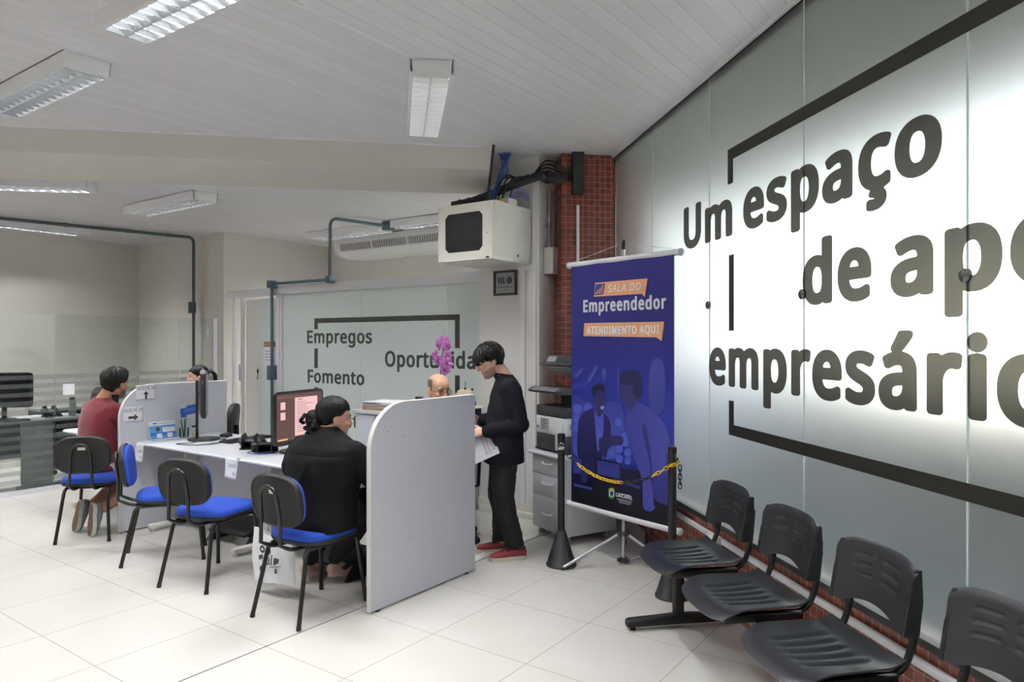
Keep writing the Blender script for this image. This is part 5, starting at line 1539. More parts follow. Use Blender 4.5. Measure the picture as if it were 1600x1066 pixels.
def flower(c, R, s):
    bm = BM()
    for k in range(5):
        an = k * 2 * PI / 5 + .3; wide = 1.0 if k % 5 in (1, 4) else .72
        rows = []
        for i in range(6):
            t = i / 5; row = []
            for j in range(5):
                q = (j - 2) / 2
                wv = .026 * wide * math.sin(PI * min(1, t * .92 + .08)) ** .8
                p = V((s * .045 * t, s * wv * q, s * (.010 * math.sin(3 * t) - .010 * q * q + .004 * math.sin(7 * q + k))))
                row.append(bm.verts.new(c + R @ (Matrix.Rotation(an, 3, 'Z') @ p)))
            rows.append(row)
        for a_, b_ in zip(rows, rows[1:]):
            for j in range(4): bm.faces.new((a_[j], a_[j + 1], b_[j + 1], b_[j]))
    bmesh.ops.remove_doubles(bm, verts=bm.verts[:], dist=.0004)
    bmesh.ops.solidify(bm, geom=bm.faces[:], thickness=.0012)
    o = obj('flower', bm, ORCH, op, 'pink flower')
    bm = BM(); ball(bm, c + R @ V((0, 0, .012 * s)), (.009 * s, .009 * s, .012 * s), 10); obj('flower_centre', bm, mat('magenta_lip', (150, 50, 130), .5), o)
for (x, y, z, yaw, s) in ((-.01, -.06, .665, 200, 1.5), (.02, .03, .645, 160, 1.25), (-.02, -.10, .635, 250, 1.2), (.0, .05, .53, 170, 1.35), (-.02, .0, .50, 190, 1.3), (-.02, -.10, .48, 215, 1.5), (-.01, -.07, .42, 200, 1.3), (-.02, -.11, .55, 240, 1.0), (-.02, .02, .56, 150, 1.0)):
    d = V((math.cos(math.radians(yaw)), math.sin(math.radians(yaw)), -.15)).normalized()
    u_ = d.cross(V((0, 0, 1))).normalized(); R3_ = Matrix((u_, d.cross(u_), d)).transposed()
    flower(V((x, y, z)), R3_, s)
desk_phone('black desk phone on the dark grey cabinet, right of the orchid', uv(2.02, 1.22, CT), RZ_UV - PI / 2 + .5)
# floor things under the counter
fr = thing('footrest', 'black footrest under the counter in front of the person in black', 'footrest', uv(.42, .74, 0), RZ_UV)
for y in (-.22, .22):
    bm = BM(); prism(bm, [(-.14, 0), (.14, 0), (.12, .03), (.02, .14), (-.02, .14), (-.12, .03)], y - .015, y + .015, basis((0, 0, 0), (1, 0, 0), (0, 0, 1), (0, -1, 0)))
    obj('side_foot', bm, BLKM, fr)
bm = BM(); box(bm, (.28, .42, .018), (0, 0, .12), (0, -.25, 0), bev=.004); obj('platform', bm, BLKM, fr)
bm = BM(); tube(bm, [(0, -.22, .05), (0, .22, .05)], .014, 10); obj('crossbar', bm, BLKM, fr)
fr2 = dup(fr, uv(.46, 1.95, 0), RZ_UV + .1, 'black footrest under the counter behind the empty front chair')
# white tote bag hanging beside the last visitor chair
tb = thing('tote_bag', 'white cotton tote bag with black lettering hanging beside the chair of the person in black', 'bag', V((-1.485, 4.38, 0)), math.radians(-28))
bm = BM()
nx, nz = 16, 16
def bagp(i, j, side):
    x = (i / nx - .5); z = j / nz
    wd = .37 - .05 * z
    th = .035 * math.sin(PI * i / nx) * (1 - .55 * z) + .004
    wr = .008 * math.sin(x * 22 + z * 6) * (1 - .3 * z)
    return V((x * wd + .02 * (1 - z), side * th + wr, .085 + .30 * z + .025 * x * (1 - z) - .015 * math.cos(x * 6) * z))
for side in (-1, 1):
    g = [[bm.verts.new(bagp(i, j, side)) for i in range(nx + 1)] for j in range(nz + 1)]
    for j in range(nz):
        for i in range(nx): bm.faces.new((g[j][i], g[j][i + 1], g[j + 1][i + 1], g[j + 1][i]))
bmesh.ops.remove_doubles(bm, verts=bm.verts[:], dist=.009)
bmesh.ops.solidify(bm, geom=bm.faces[:], thickness=.002)
obj('bag', bm, mat('white_cotton', (234, 235, 240), .9, bump=.1, bscale=200), tb)
bm = BM()
for s in (-1, 1): tube(bm, smooth_path([(-.07, s * .012, .36), (-.05, s * .012, .47), (.03, .02, .60), (.09, s * .012, .47), (.10, s * .012, .36)], 6), [(.010, .002)] * 25, 6)
obj('handle', bm, MATS['white_cotton'], tb)
def bagT(x, z): return V((x, -.052 + .02 * (z - .1) - .0 , z))
Mbg = basis((0, -.043, 0), (1, 0, 0), (0, .10, 1), (0, -1, 0))
bm = BM()
put_text(bm, 'ul', Mbg @ Matrix.Translation((-.005, .20, 0)), .06, .06, bold=.03, shear=.15)
for cx_, cz_, r in ((-.03, .29, .022), (.02, .285, .020), (-.03, .165, .024)):
    torus(bm, r * .75, r * .32, Mbg @ Matrix.Translation((cx_, cz_, 0)), 18, 4)
prism(bm, [(.06, .20), (.10, .22), (.105, .245), (.065, .25)], 0, .0008, Mbg); prism(bm, [(-.06, .22), (-.02, .235), (-.03, .26), (-.065, .245)], 0, .0008, Mbg)
prism(bm, [(.03, .185), (.12, .20), (.12, .204), (.03, .189)], 0, .0008, Mbg); prism(bm, [(.07, .155), (.09, .155), (.085, .185), (.072, .185)], 0, .0008, Mbg)
for v in bm.verts:
    if abs(v.co.z) > 0: v.co.y = min(v.co.y, -.040 - .012 * math.sin(PI * max(0, min(1, (v.co.x + .15) / .3))))
obj('printed_design', bm, INK, tb, 'black printed lettering and ornaments', smooth=False)
# office chairs behind the counters
def office_chair(label, loc, rz, seat_z=.46, arms=True):
    t = thing('office_chair', label, 'chair', loc, rz)
    for k in range(5):
        an = k * 2 * PI / 5 + .2; d = V((math.cos(an), math.sin(an), 0))
        bm = BM(); tube(bm, [d * .03 + V((0, 0, .11)), d * .29 + V((0, 0, .075))], [(.024, .022), (.018, .015)], 8)
        g = obj('base_arm', bm, BLKM, t)
        bm = BM(); s = V((-d.y, d.x, 0)); c = d * .29 + V((0, 0, .029))
        for q in (-1, 1): lathe(bm, [(.024, -.008), (.027, -.005), (.027, .005), (.024, .008)], 16, basis(c + s * q * .014, d, (0, 0, 1), s))
        tube(bm, [c, c + V((0, 0, .04))], .01, 8); obj('castor', bm, BLK, g)
    bm = BM(); tube(bm, [(0, 0, .09), (0, 0, seat_z - .06)], [.03, .02], 14); obj('gas_column', bm, BLK, t)
    bm = BM(); cushion(bm, .46, .46, .07, Matrix.Translation((0, .02, seat_z - .03)), 3.2); obj('seat', bm, BLKM, t)
    bm = BM(); cushion(bm, .42, .42, .06, basis((0, -.24, seat_z + .31), (-1, 0, 0), V((0, -.10, 1)).normalized(), V((0, 1, .1)).normalized()), 3.4); obj('backrest', bm, BLKM, t)
    bm = BM(); tube(bm, bend_path([(0, -.05, seat_z - .05), (0, -.29, seat_z - .04), (0, -.285, seat_z + .3)], .08), (.022), 10); obj('back_bracket', bm, BLK, t)
    if arms:
        for s in (-1, 1):
            bm = BM(); tube(bm, [(s * .20, .0, seat_z - .05), (s * .265, 0, seat_z - .03), (s * .275, 0, seat_z + .17)], .014, 8); box(bm, (.06, .24, .025), (s * .275, .03, seat_z + .19), bev=.008); obj('armrest', bm, BLK, t)
    return t
office_chair('black office chair of the bald person behind the near divider, one castor showing', uv(1.42, .66, 0), hd(185), .46)
office_chair('black office chair with its back showing beside the person with tied hair', (-3.07, 7.12, 0), hd(-100), .42, False)

# ------------------------------------------------------------------ behind the low glass screen
w2 = thing('office_desk', 'pale grey desk behind the low glass screen at the far left', 'desk', gp(0, 0), RZ_UV)
bm = BM(); prism(bm, rrect(1.75, .62, .09), .71, .735, Matrix.Translation((.06, .46, 0))); obj('worktop', bm, LAMTOP, w2)
bm = BM(); box(bm, (.30, .03, .68), (.437, .30, .37)); box(bm, (.38, .06, .04), (.437, .30, .02), bev=.01); obj('leg', bm, WHITE, w2)
bm = BM(); box(bm, (.03, .40, .68), (-.55, .45, .37)); obj('leg', bm, GREYLAM, w2)
bm = BM(); box(bm, (1.1, .02, .40), (-.05, .62, .50)); obj('modesty_panel', bm, DGREY, w2)
bm = BM(); box(bm, (.10, .02, .02), (.44, .305, .69), bev=.004); obj('cable_port', bm, BLK, w2)
monitor('monitor', 'large black monitor on the desk behind the glass screen at the far left', gp(.18, .50, TZ), math.radians(12), .60, .38, .13, .50, base_r=(.14, .10))
keyboard('black keyboard in front of the large monitor behind the glass screen', gp(.12, .26, TZ), RZ_UV - .2)
bt_ = thing('water_bottle', 'pale green water bottle with a black cap on the desk behind the glass screen', 'bottle', gp(.80, .34, TZ))
bm = BM(); lathe(bm, [(.034, 0), (.037, .004), (.037, .15), (.030, .17), (.026, .172)], 24); obj('body', bm, mat('pale_green_bottle', (206, 214, 198), .4), bt_)
bm = BM(); lathe(bm, [(.028, .172), (.029, .175), (.029, .205), (.02, .208)], 20); obj('cap', bm, BLK, bt_)
desk_phone('black desk phone on the desk behind the glass screen', gp(.62, .40, TZ), RZ_UV + .2)
bm = BM(); prism(bm, rrect(.115, .115, .004), -.001, 0, basis((.62, -.008, 1.055), (1, 0, 0), (0, 0, 1), (0, -1, 0))); tag(obj('paper_note', bm, PAPER), 'blank white paper taped to the low glass screen', 'paper', GL, RZ_UV)
office_chair('black office chair behind the striped part of the glass screen', gp(1.15, .95), hd(-150), .48)
bk = thing('low_cabinet', 'black low cabinet behind the glass screen', 'cabinet', gp(1.2, 1.6), RZ_UV)
bm = BM(); box(bm, (.6, .4, .70), (0, 0, .36)); obj('body', bm, BLKM, bk)
bm = BM(); box(bm, (.64, .44, .025), (0, 0, .7225)); obj('top', bm, DGREY, bk)
bm = BM()
for x in (-.15, .15): box(bm, (.29, .014, .62), (x, -.207, .37))
obj('door', bm, BLKM, bk)
# ================================================================== PEOPLE
HEAD = [  # z, half width, front y, back y
    (.000, .018, .074, .040), (.006, .030, .084, .020), (.018, .041, .092, -.006), (.034, .050, .093, -.026), (.050, .056, .091, -.046), (.075, .063, .089, -.066),
    (.100, .068, .088, -.084), (.125, .071, .087, -.094), (.150, .074, .091, -.100), (.175, .0745, .088, -.101), (.198, .068, .074, -.093), (.216, .055, .052, -.076), (.229, .036, .026, -.050), (.236, .014, .0, -.026)]
def head_rad(z):
    for a, b in zip(HEAD, HEAD[1:]):
        if a[0] <= z <= b[0]:
            t = (z - a[0]) / (b[0] - a[0]); return tuple(a[i] + (b[i] - a[i]) * t for i in range(1, 4))
    return HEAD[0][1:] if z < 0 else HEAD[-1][1:]
def head_geo(bm, M, s=1.0, beard=0):
    secs = []
    for z, hw, yf, yb in HEAD:
        cy = (yf + yb) / 2
        secs.append((V((0, cy, z)) * s, V((hw * s, 0, 0)), V((0, (yf - yb) / 2 * s, 0))))
    vs = loft(bm, secs, 28, ex=2.15)
    # nose, brow, lips, chin, ears
    vs += tube(bm, [V((0, .082, .135)) * s, V((0, .097, .115)) * s, V((0, .110, .094)) * s, V((0, .104, .082)) * s], [.008 * s, .010 * s, .014 * s, .010 * s], 10)
    for q in (-1, 1):
        vs += ball(bm, V((q * .012, .096, .085)) * s, .009 * s, 8)
        vs += ball(bm, V((q * .030, .080, .142)) * s, (.024 * s, .012 * s, .008 * s), 10)
        vs += ball(bm, V((q * .040, .070, .095)) * s, (.020 * s, .018 * s, .016 * s), 10)
        vs += ball(bm, V((q * .076, -.008, .108)) * s, (.010 * s, .020 * s, .032 * s), 10, Euler((.15, 0, q * .35)).to_matrix())
        vs += ball(bm, V((q * .076, .002, .085)) * s, (.008 * s, .011 * s, .013 * s), 8)
    vs += ball(bm, V((0, .089, .062)) * s, (.024 * s, .010 * s, .005 * s), 10)
    vs += ball(bm, V((0, .088, .053)) * s, (.021 * s, .010 * s, .006 * s), 10)
    vs += ball(bm, V((0, .082, .022)) * s, (.022 * s, .016 * s, .017 * s), 10)
    xf(bm, set(vs), M)
def head_color(co, skin, s=1.0, stubble=0.0, brow=(40, 32, 28), eyes_down=True):
    x, y, z = co.x / s, co.y / s, co.z / s
    c = skin
    if y > .03 and z > -.02:
        if y > .07:
            lip = math.exp(-((x / .022) ** 4)) * math.exp(-(((z - .057) / .008) ** 4)); c = lerpc(c, (158, 92, 84), .7 * lip * (1 if y > .085 else 0))
            ch_ = math.exp(-((abs(x) - .042) / .018) ** 2 - ((z - .09) / .02) ** 2); c = lerpc(c, (min(255, skin[0] + 8), skin[1] - 18, skin[2] - 16), .35 * ch_)
        ax = abs(x)
        br = math.exp(-(((ax - .031) / .019) ** 4) - (((z - .1445 + .25 * (ax - .03) ** 2 * 40 * .2) / .0055) ** 2)); c = lerpc(c, brow, min(1, br * 1.1))
        ey = math.exp(-(((ax - .031) / .014) ** 4) - (((z - .124) / .0055) ** 4)); 
        if ey > .05: c = lerpc(c, (70, 50, 44) if eyes_down else (44, 34, 32), ey)
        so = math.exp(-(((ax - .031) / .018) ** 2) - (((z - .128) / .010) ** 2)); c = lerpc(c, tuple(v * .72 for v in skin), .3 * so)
        if y > .095 and abs(z - .082) < .006 and .004 < ax < .014: c = tuple(v * .6 for v in skin)
    if stubble and z < .075:
        # beard along jaw, moustache and chin
        ang = abs(math.atan2(x, y - .0))
        b = ss(.075, .060, z - .02 * (ang > .9)) if ang < 1.8 and y > -.03 else 0
        if abs(x) < .02 and .048 < z < .066 and y > .085: b *= .25
        b *= 1 - ss(1.15, 1.75, ang)
        if y < -.03: b = 0
        c = lerpc(c, (46, 38, 36), stubble * b)
    return c
def hand_geo(bm, w, f, pn, th, curl=.5, s=1.0, spread=.10):
    """w wrist, f finger direction, pn direction the palm faces, th side of the thumb"""
    f, pn = V(f).normalized(), V(pn); pn = (pn - f * pn.dot(f)).normalized()
    lat = V(th); lat = (lat - f * lat.dot(f) - pn * lat.dot(pn)).normalized()
    w = V(w)
    secs = []
    for d, hw, hh in ((-.02, .025, .018), (.0, .026, .017), (.03, .034, .015), (.06, .040, .014), (.085, .040, .011)):
        secs.append((w + f * d * s, lat * hw * s, pn * hh * s))
    loft(bm, secs, 14, ex=2.6)
    for k, (o, ln, r) in enumerate(((.029, .068, .0085), (.0098, .077, .0088), (-.0098, .071, .0084), (-.029, .056, .0075))):
        p = w + f * .078 * s + lat * o * s
        a = curl * (.35 + .07 * k); pts = [p]; d0 = f + lat * spread * (o / .03) * .6
        for seg, fr in enumerate((.45, .30, .25)):
            dd = (d0.normalized() * math.cos(a) + pn * math.sin(a)).normalized()
            p = p + dd * ln * fr * s; pts.append(p); a += curl * (.75 + .05 * k)
        tube(bm, pts, [r * s, r * s * .97, r * s * .9, r * s * .72], 10)
        ball(bm, pts[-1], r * s * .72, 8)
    p = w + f * .022 * s + lat * .024 * s + pn * .006 * s
    d = (f * .62 + lat * .70 + pn * .35).normalized(); pts = [p]
    for fr, b in ((.042, 0), (.032, .25), (.026, .25)):
        d = (d + f * b * .8 + pn * b * curl - lat * b * .5).normalized(); p = p + d * fr * s; pts.append(p)
    tube(bm, pts, [.0135 * s, .0112 * s, .0100 * s, .0078 * s], 10); ball(bm, pts[-1], .0078 * s, 8)
def limb(bm, pts, rad, n=16):
    pts = [V(p) for p in pts]
    q = []; r = []
    for i in range(len(pts) - 1):
        for k in range(5):
            t = k / 5; q.append(pts[i].lerp(pts[i + 1], t)); r.append(rad[i] + (rad[i + 1] - rad[i]) * t)
    q.append(pts[-1]); r.append(rad[-1])
    tube(bm, q, r, n)
    for p, s in zip(pts, rad): ball(bm, p, s * .985, 12)
def torso(bm, secs, n=32, ex=2.4):
    out = []
    for s in secs:
        (x, y, z, hw, hd_) = s[:5]; yaw = s[5] if len(s) > 5 else 0
        out.append((V((x, y, z)), V((hw * math.cos(yaw), hw * math.sin(yaw), 0)), V((-hd_ * math.sin(yaw), hd_ * math.cos(yaw), 0))))
    loft(bm, out, n, ex=ex)
SKINM = colmat('skin', .5, sub=.15)
def wrinkle(me, amp, freq, seed=0, mask=None):
    nn = [v.normal.copy() for v in me.vertices]
    for v, n_ in zip(me.vertices, nn):
        p = v.co * freq + V((seed * 3.1, seed * 1.7, 0))
        d = noise.noise(p) * .65 + noise.noise(V((p.x * 2.3, p.y * 2.3, p.z * 4.2))) * .35
        a = amp * (mask(v.co) if mask else 1)
        v.co += n_ * d * a
def cloth(name, bm, m, root, label=None, voxel=.007, smooth=5, amp=.004, freq=9, seed=1, mask=None, post=None):
    me = remesh(bm, voxel, smooth)
    wrinkle(me, amp, freq, seed, mask)
    if post: post(me)
    return obj(name, me, m, root, label)
def head_matrix(neck, yaw, pitch, roll=0, s=1.0):
    """neck: where the skull meets the neck; yaw to the right, pitch down (degrees)"""
    R = Euler((0, 0, -math.radians(yaw))).to_matrix() @ Euler((-math.radians(pitch), 0, 0)).to_matrix() @ Euler((0, math.radians(roll), 0)).to_matrix()
    return Matrix.Translation(V(neck)) @ R.to_4x4() @ Matrix.Translation(V((0, .015, -.045)) * s)
def person(label, loc, rz, cat='person'):
    return thing('person', label, cat, loc, rz)
def body(root, bm, Mh, skin, s=1.0, voxel=.006, stubble=0, brow=(40, 32, 28), smooth=2, tone=None):
    me = remesh(bm, voxel, smooth, .5)
    inv = Mh.inverted()
    def f(co):
        h = inv @ co
        c = skin
        if -.01 < h.z / s < .26 and V((h.x, h.y, 0)).length < .16 * s: c = head_color(h, skin, s, stubble, brow)
        n = noise.noise(co * 30) * .03
        return lin(tuple(max(0, min(255, v * (1 + n))) for v in c))
    paint(me, f)
    return obj('body', me, SKINM, root)
def hair_geo(Mh, s, fn, strand=.004, freq=70, nz=70, na=120, zlo=-.06):
    """shell over the skull; fn(angle from the front, z, side) -> thickness (negative = tucked inside the head)"""
    bm = BM(); rings = []
    for j in range(nz + 1):
        z = zlo + (.2365 - zlo) * math.sin(PI / 2 * j / nz)
        hw, yf, yb = head_rad(z)
        if z < .03: hw, yf, yb = .055 , .04, -.055 - .01 * 0
        cy = (yf + yb) / 2; hy = (yf - yb) / 2
        ring = []
        for i in range(na):
            a = 2 * PI * i / na
            x, y = hw * math.sin(a), cy + hy * math.cos(a)
            ang = math.atan2(x, y + .01)
            t = fn(ang, z)
            n = V((math.sin(a) * hy, math.cos(a) * hw, .0)).normalized()
            up = max(0, min(1, (z - .15) / .08)); n = (n * (1 - .75 * up) + V((0, 0, .9 * up))).normalized()
            st = strand * noise.noise(V((ang * freq / 6, z * 14, 3))) if t > 0 else 0
            ring.append(bm.verts.new(Mh @ ((V((x, y, z)) + n * (t + st)) * s)))
        rings.append(ring)
    ring_faces(bm, rings); bm.faces.new(rings[0][::-1]); bm.faces.new(rings[-1])
    return bm
def hairmat(name, rgb):
    m = mat(name, rgb, .5, spec=.22, var=.35, scale=90, stretch=(1, 1, .12), bump=.4, bscale=160)
    return m
HAIRB = hairmat('dark_brown_hair', (19, 15, 14)); HAIRK = hairmat('black_hair', (14, 12, 13)); HAIRG = hairmat('cropped_grey_hair', (112, 102, 96))
def shoe(root, M, upper, sole, label, laces=None, ln=.27, inner=None, sole_pattern=None):
    """M: origin at the heel on the ground, +y to the toe"""
    k = ln / .27
    bm = BM()
    base = [(-.0, .030, -.002), (.03, .036, 0), (.10, .036, .0), (.17, .045, 0), (.22, .045, .002), (.255, .034, .008), (.27, .014, .014)]
    lo = [(V((0, y * k, zz + .001)), V((w, 0, 0)), V((0, 0, .001))) for y, w, zz in base]
    pts = []
    # outline polygon of the sole
    out = []
    for i in range(28):
        t = 2 * PI * i / 28
        y = .135 - .138 * math.cos(t); 
        w = .036 + .010 * ss(.10, .20, y) - .004 * math.exp(-((y - .10) / .04) ** 2)
        e = math.sqrt(max(0, 1 - ((y - .135) / .138) ** 4))
        out.append((math.copysign(w * e, math.sin(t)) if abs(math.sin(t)) > 1e-6 else 0, y * k))
    bm = BM(); prism(bm, out, 0, .030); xf(bm, bm.verts, M); so = obj('shoe_sole', bm, sole, root, label + ' sole')
    if sole_pattern:
        bm = BM(); prism(bm, [(x * .9, (y - .135 * k) * .95 + .135 * k) for x, y in out], -.0015, .0); xf(bm, bm.verts, M); obj('tread', bm, sole_pattern, so, 'brown tread')
    bm = BM()
    secs = []
    for y, w, top in ((-.001, .026, .072), (.02, .034, .078), (.06, .036, .080), (.10, .037, .086), (.14, .040, .078), (.18, .043, .066), (.22, .043, .058), (.25, .034, .050), (.266, .018, .038)):
        secs.append((V((0, y * k, .022 + (top - .022) / 2)), V((w, 0, 0)), V((0, 0, (top - .022) / 2))))
    loft(bm, secs, 20, ex=2.7); xf(bm, bm.verts, M); up = obj('shoe', bm, upper, root, label)
    if inner:
        bm = BM(); torus(bm, .034, .006, basis((0, .052 * k, .084), (0, 1, 0), (1, 0, .0), (0, 0, 1)), 20, 8, add=.012); xf(bm, bm.verts, M); obj('collar', bm, inner, up)
    if laces:
        bm = BM()
        for i in range(4):
            y = .128 + i * .02; z = .088 - max(0, i - .3) * .008
            tube(bm, smooth_path([(-.028, y * k, z - .014), (0, y * k, z + .002), (.026, y * k, z - .014)], 4), .0035, 6)
        for s in (-1, 1): tube(bm, smooth_path([(0, .128 * k, .09), (s * .03, .135 * k, .102), (s * .046, .15 * k, .078), (s * .01, .13 * k, .09)], 5), .0028, 6)
        xf(bm, bm.verts, M); obj('laces', bm, laces, up)
    return up

# ------------------------------------------------------------------ the person standing, reading papers (faces left)
def boy():
    r = person('person standing with papers in hand, dark fringe, dark long-sleeved shirt and red sneakers', (-.062, 5.17, 0), hd(-98))
    skin = (218, 176, 156)
    nk = (0, .055, 1.372)
    Mh = head_matrix(nk, -6, 27, 0)
    bm = BM()
    head_geo(bm, Mh)
    tube(bm, [(0, -.025, 1.26), (0, .0, 1.32), (0, .045, 1.385), (0, .06, 1.42)], [(.062, .058), (.056, .054), (.053, .052), (.05, .05)], 18)
    torso(bm, [(0, -.01, .80, .13, .08), (0, -.01, .95, .12, .08), (0, -.01, 1.15, .14, .085), (0, -.02, 1.26, .13, .07), (0, -.01, 1.30, .06, .05)])
    # left arm (towards the camera) and right arm
    Ls, Le, Lw = V((-.165, -.015, 1.245)), V((-.205, -.085, .975)), V((-.125, .15, .925))
    Rs, Re, Rw = V((.165, -.015, 1.245)), V((.20, -.06, .985)), V((.075, .165, .985))
    limb(bm, [Ls, Le, Lw], [.045, .036, .025]); limb(bm, [Rs, Re, Rw], [.045, .036, .025])
    hand_geo(bm, Lw + V((.0, .01, 0)), (.22, 1, -.12), (.8, 0, -.45), (.3, .2, .9), .75, .93)
    hand_geo(bm, Rw, (-.25, 1, -.05), (-.8, 0, -.3), (-.2, .2, .9), .8, .93)
    for s in (-1, 1):
        limb(bm, [(s * .08, -.01, .82), (s * .085, .02, .46), (s * .085 - .0, (-.075 if s < 0 else .0), .09)], [.07, .048, .036])
    body(r, bm, Mh, skin, voxel=.0052, stubble=.38, smooth=2)
    def fr(a, z):
        aa = abs(a); u = a
        line = .150 - .058 * ss(.75, 1.35, aa) - .045 * ss(1.35, 2.0, aa) - .060 * ss(2.0, 2.7, aa)
        line += .010 * math.sin(u * 9) + .014 * noise.noise(V((u * 9, 0, 5))) - .016 * (aa < .75)
        th = .014 + .010 * ss(.20, .14, z) * (aa > .5) + .012 * (aa < .9) * ss(.20, .15, z)
        if 1.35 < aa < 1.75 and z < .115: th = .004
        return (th * (1 if aa < .95 else ss(line, line + .05, z)) + .003) * ss(line - .006, line + .012, z) - .012 * (1 - ss(line - .006, line + .008, z))
    obj('hair', hair_geo(Mh, 1.0, fr, .009), HAIRB, r, 'dark brown fringe haircut')
    # shirt
    navy = mat('dark_navy_jersey', (22, 24, 31), .85, var=.06, scale=30, bump=.15, bscale=400, spec=.2)
    bm = BM()
    torso(bm, [(0, .0, .69, .20, .148), (0, .0, .75, .205, .150), (0, -.005, .90, .195, .138), (0, -.01, 1.05, .195, .128), (0, -.02, 1.17, .195, .118), (0, -.03, 1.235, .175, .100), (0, -.025, 1.275, .125, .082), (0, -.012, 1.305, .080, .070), (0, -.004, 1.322, .066, .064)])
    limb(bm, [V((-.15, -.025, 1.225)), Le + V((-.0, -.01, .01)), Lw + V((0, -.018, .002))], [.082, .066, .048]); limb(bm, [V((.15, -.025, 1.225)), Re, Rw + V((0, -.015, 0))], [.082, .062, .045])
    def hem(me):
        for v in me.vertices:
            if v.co.z < .705: v.co.z = max(v.co.z, .685 + .012 * math.sin(v.co.x * 9))
    cloth('shirt', bm, navy, r, 'dark navy long-sleeved shirt', amp=.009, freq=7, seed=2, post=hem)
    bm = BM(); torus(bm, .064, .007, basis((0, -.003, 1.325), (1, 0, 0), V((0, 1, .12)).normalized(), V((0, -.12, 1)).normalized()), 28, 8); obj('collar', bm, navy, r)
    # trousers
    bm = BM()
    torso(bm, [(0, -.01, .74, .155, .11), (0, -.012, .86, .17, .122), (0, -.01, .92, .16, .115)])
    for s in (-1, 1):
        ky = .01 if s < 0 else .03; ay = -.075 if s < 0 else .0
        limb(bm, [(s * .08, -.012, .80), (s * .087, .01, .62), (s * .088, ky, .45), (s * .087, ky - .03, .30), (s * .086, ay, .10)], [.098, .090, .078, .072, .070])
    cloth('trousers', bm, mat('black_denim', (20, 20, 23), .85, var=.08, scale=30, bump=.2, bscale=400), r, 'black trousers', amp=.010, freq=11, seed=4, post=lambda me: [setattr(v.co, 'z', max(v.co.z, .098)) for v in me.vertices])
    red = mat('dusty_red_canvas', (150, 62, 66), .8, var=.08, scale=40, bump=.15, bscale=400); sol = mat('cream_rubber', (222, 214, 198), .6)
    shoe(r, Matrix.Translation((-.088, -.150, .0)) @ Euler((0, 0, math.radians(6))).to_matrix().to_4x4(), red, sol, 'dusty red sneaker', BLK, .268, BLKM)
    shoe(r, Matrix.Translation((.088, -.075, .0)) @ Euler((0, 0, math.radians(-4))).to_matrix().to_4x4(), red, sol, 'dusty red sneaker', BLK, .268, BLKM)
    # what the hands hold: separate things, placed in world space
    Mr_ = Matrix.Translation(r.location) @ Matrix.Rotation(r.rotation_euler[2], 4, 'Z')
    hp = Mr_ @ (Lw + V((.045, .055, -.03)))
    t = thing('document', 'white printed sheet with grey columns hanging from the hand of the standing person', 'document', hp)
    Mp = Matrix.Rotation(math.radians(-4), 4, 'Z') @ basis((0, 0, 0), V((.90, 0, .42)).normalized(), V((.36, -.50, -.80)).normalized(), V((0, -.85, .5)).normalized())
    bm = BM(); vv = [bm.verts.new(Mp @ V((x, y, .0))) for x, y in ((-.075, -.03), (.115, -.03), (.115, .20), (-.075, .20))]; bm.faces.new(vv); bmesh.ops.solidify(bm, geom=bm.faces[:], thickness=.0008); obj('sheet', bm, PAPER, t)
    bm = BM()
    for x in (.02, .045): 
        for i in range(16): prism(bm, [(x, .0 + i * .011), (x + .015, .0 + i * .011), (x + .015, .007 + i * .011), (x, .007 + i * .011)], .0012, .0018, Mp)
    for i in range(12): prism(bm, [(.075, .02 + i * .012), (.10, .02 + i * .012), (.10, .024 + i * .012), (.075, .024 + i * .012)], .0012, .0018, Mp)
    obj('printed_columns', bm, LINK, t, smooth=False)
    for i, (dx, dz, ro) in enumerate(((0, 0, .5), (.012, .012, .72))):
        t2 = Mr_ @ (Rw + V((-.045, .13, .02)))
        bm = BM(); prism(bm, rrect(.075, .12, .004), -.0005, .0005, basis((0, 0, 0), V((math.cos(ro), .12, -math.sin(ro))).normalized(), V((math.sin(ro), 0, math.cos(ro))), V((0, -1, -.1)).normalized()))
        tag(obj('flyer', bm, PAPER2 if i else PAPER), ['small white flyer held in the hands of the standing person', 'second small flyer fanned behind it in the hands of the standing person'][i], 'flyer', t2 + V((dx, .006 * i, dz)))
boy()

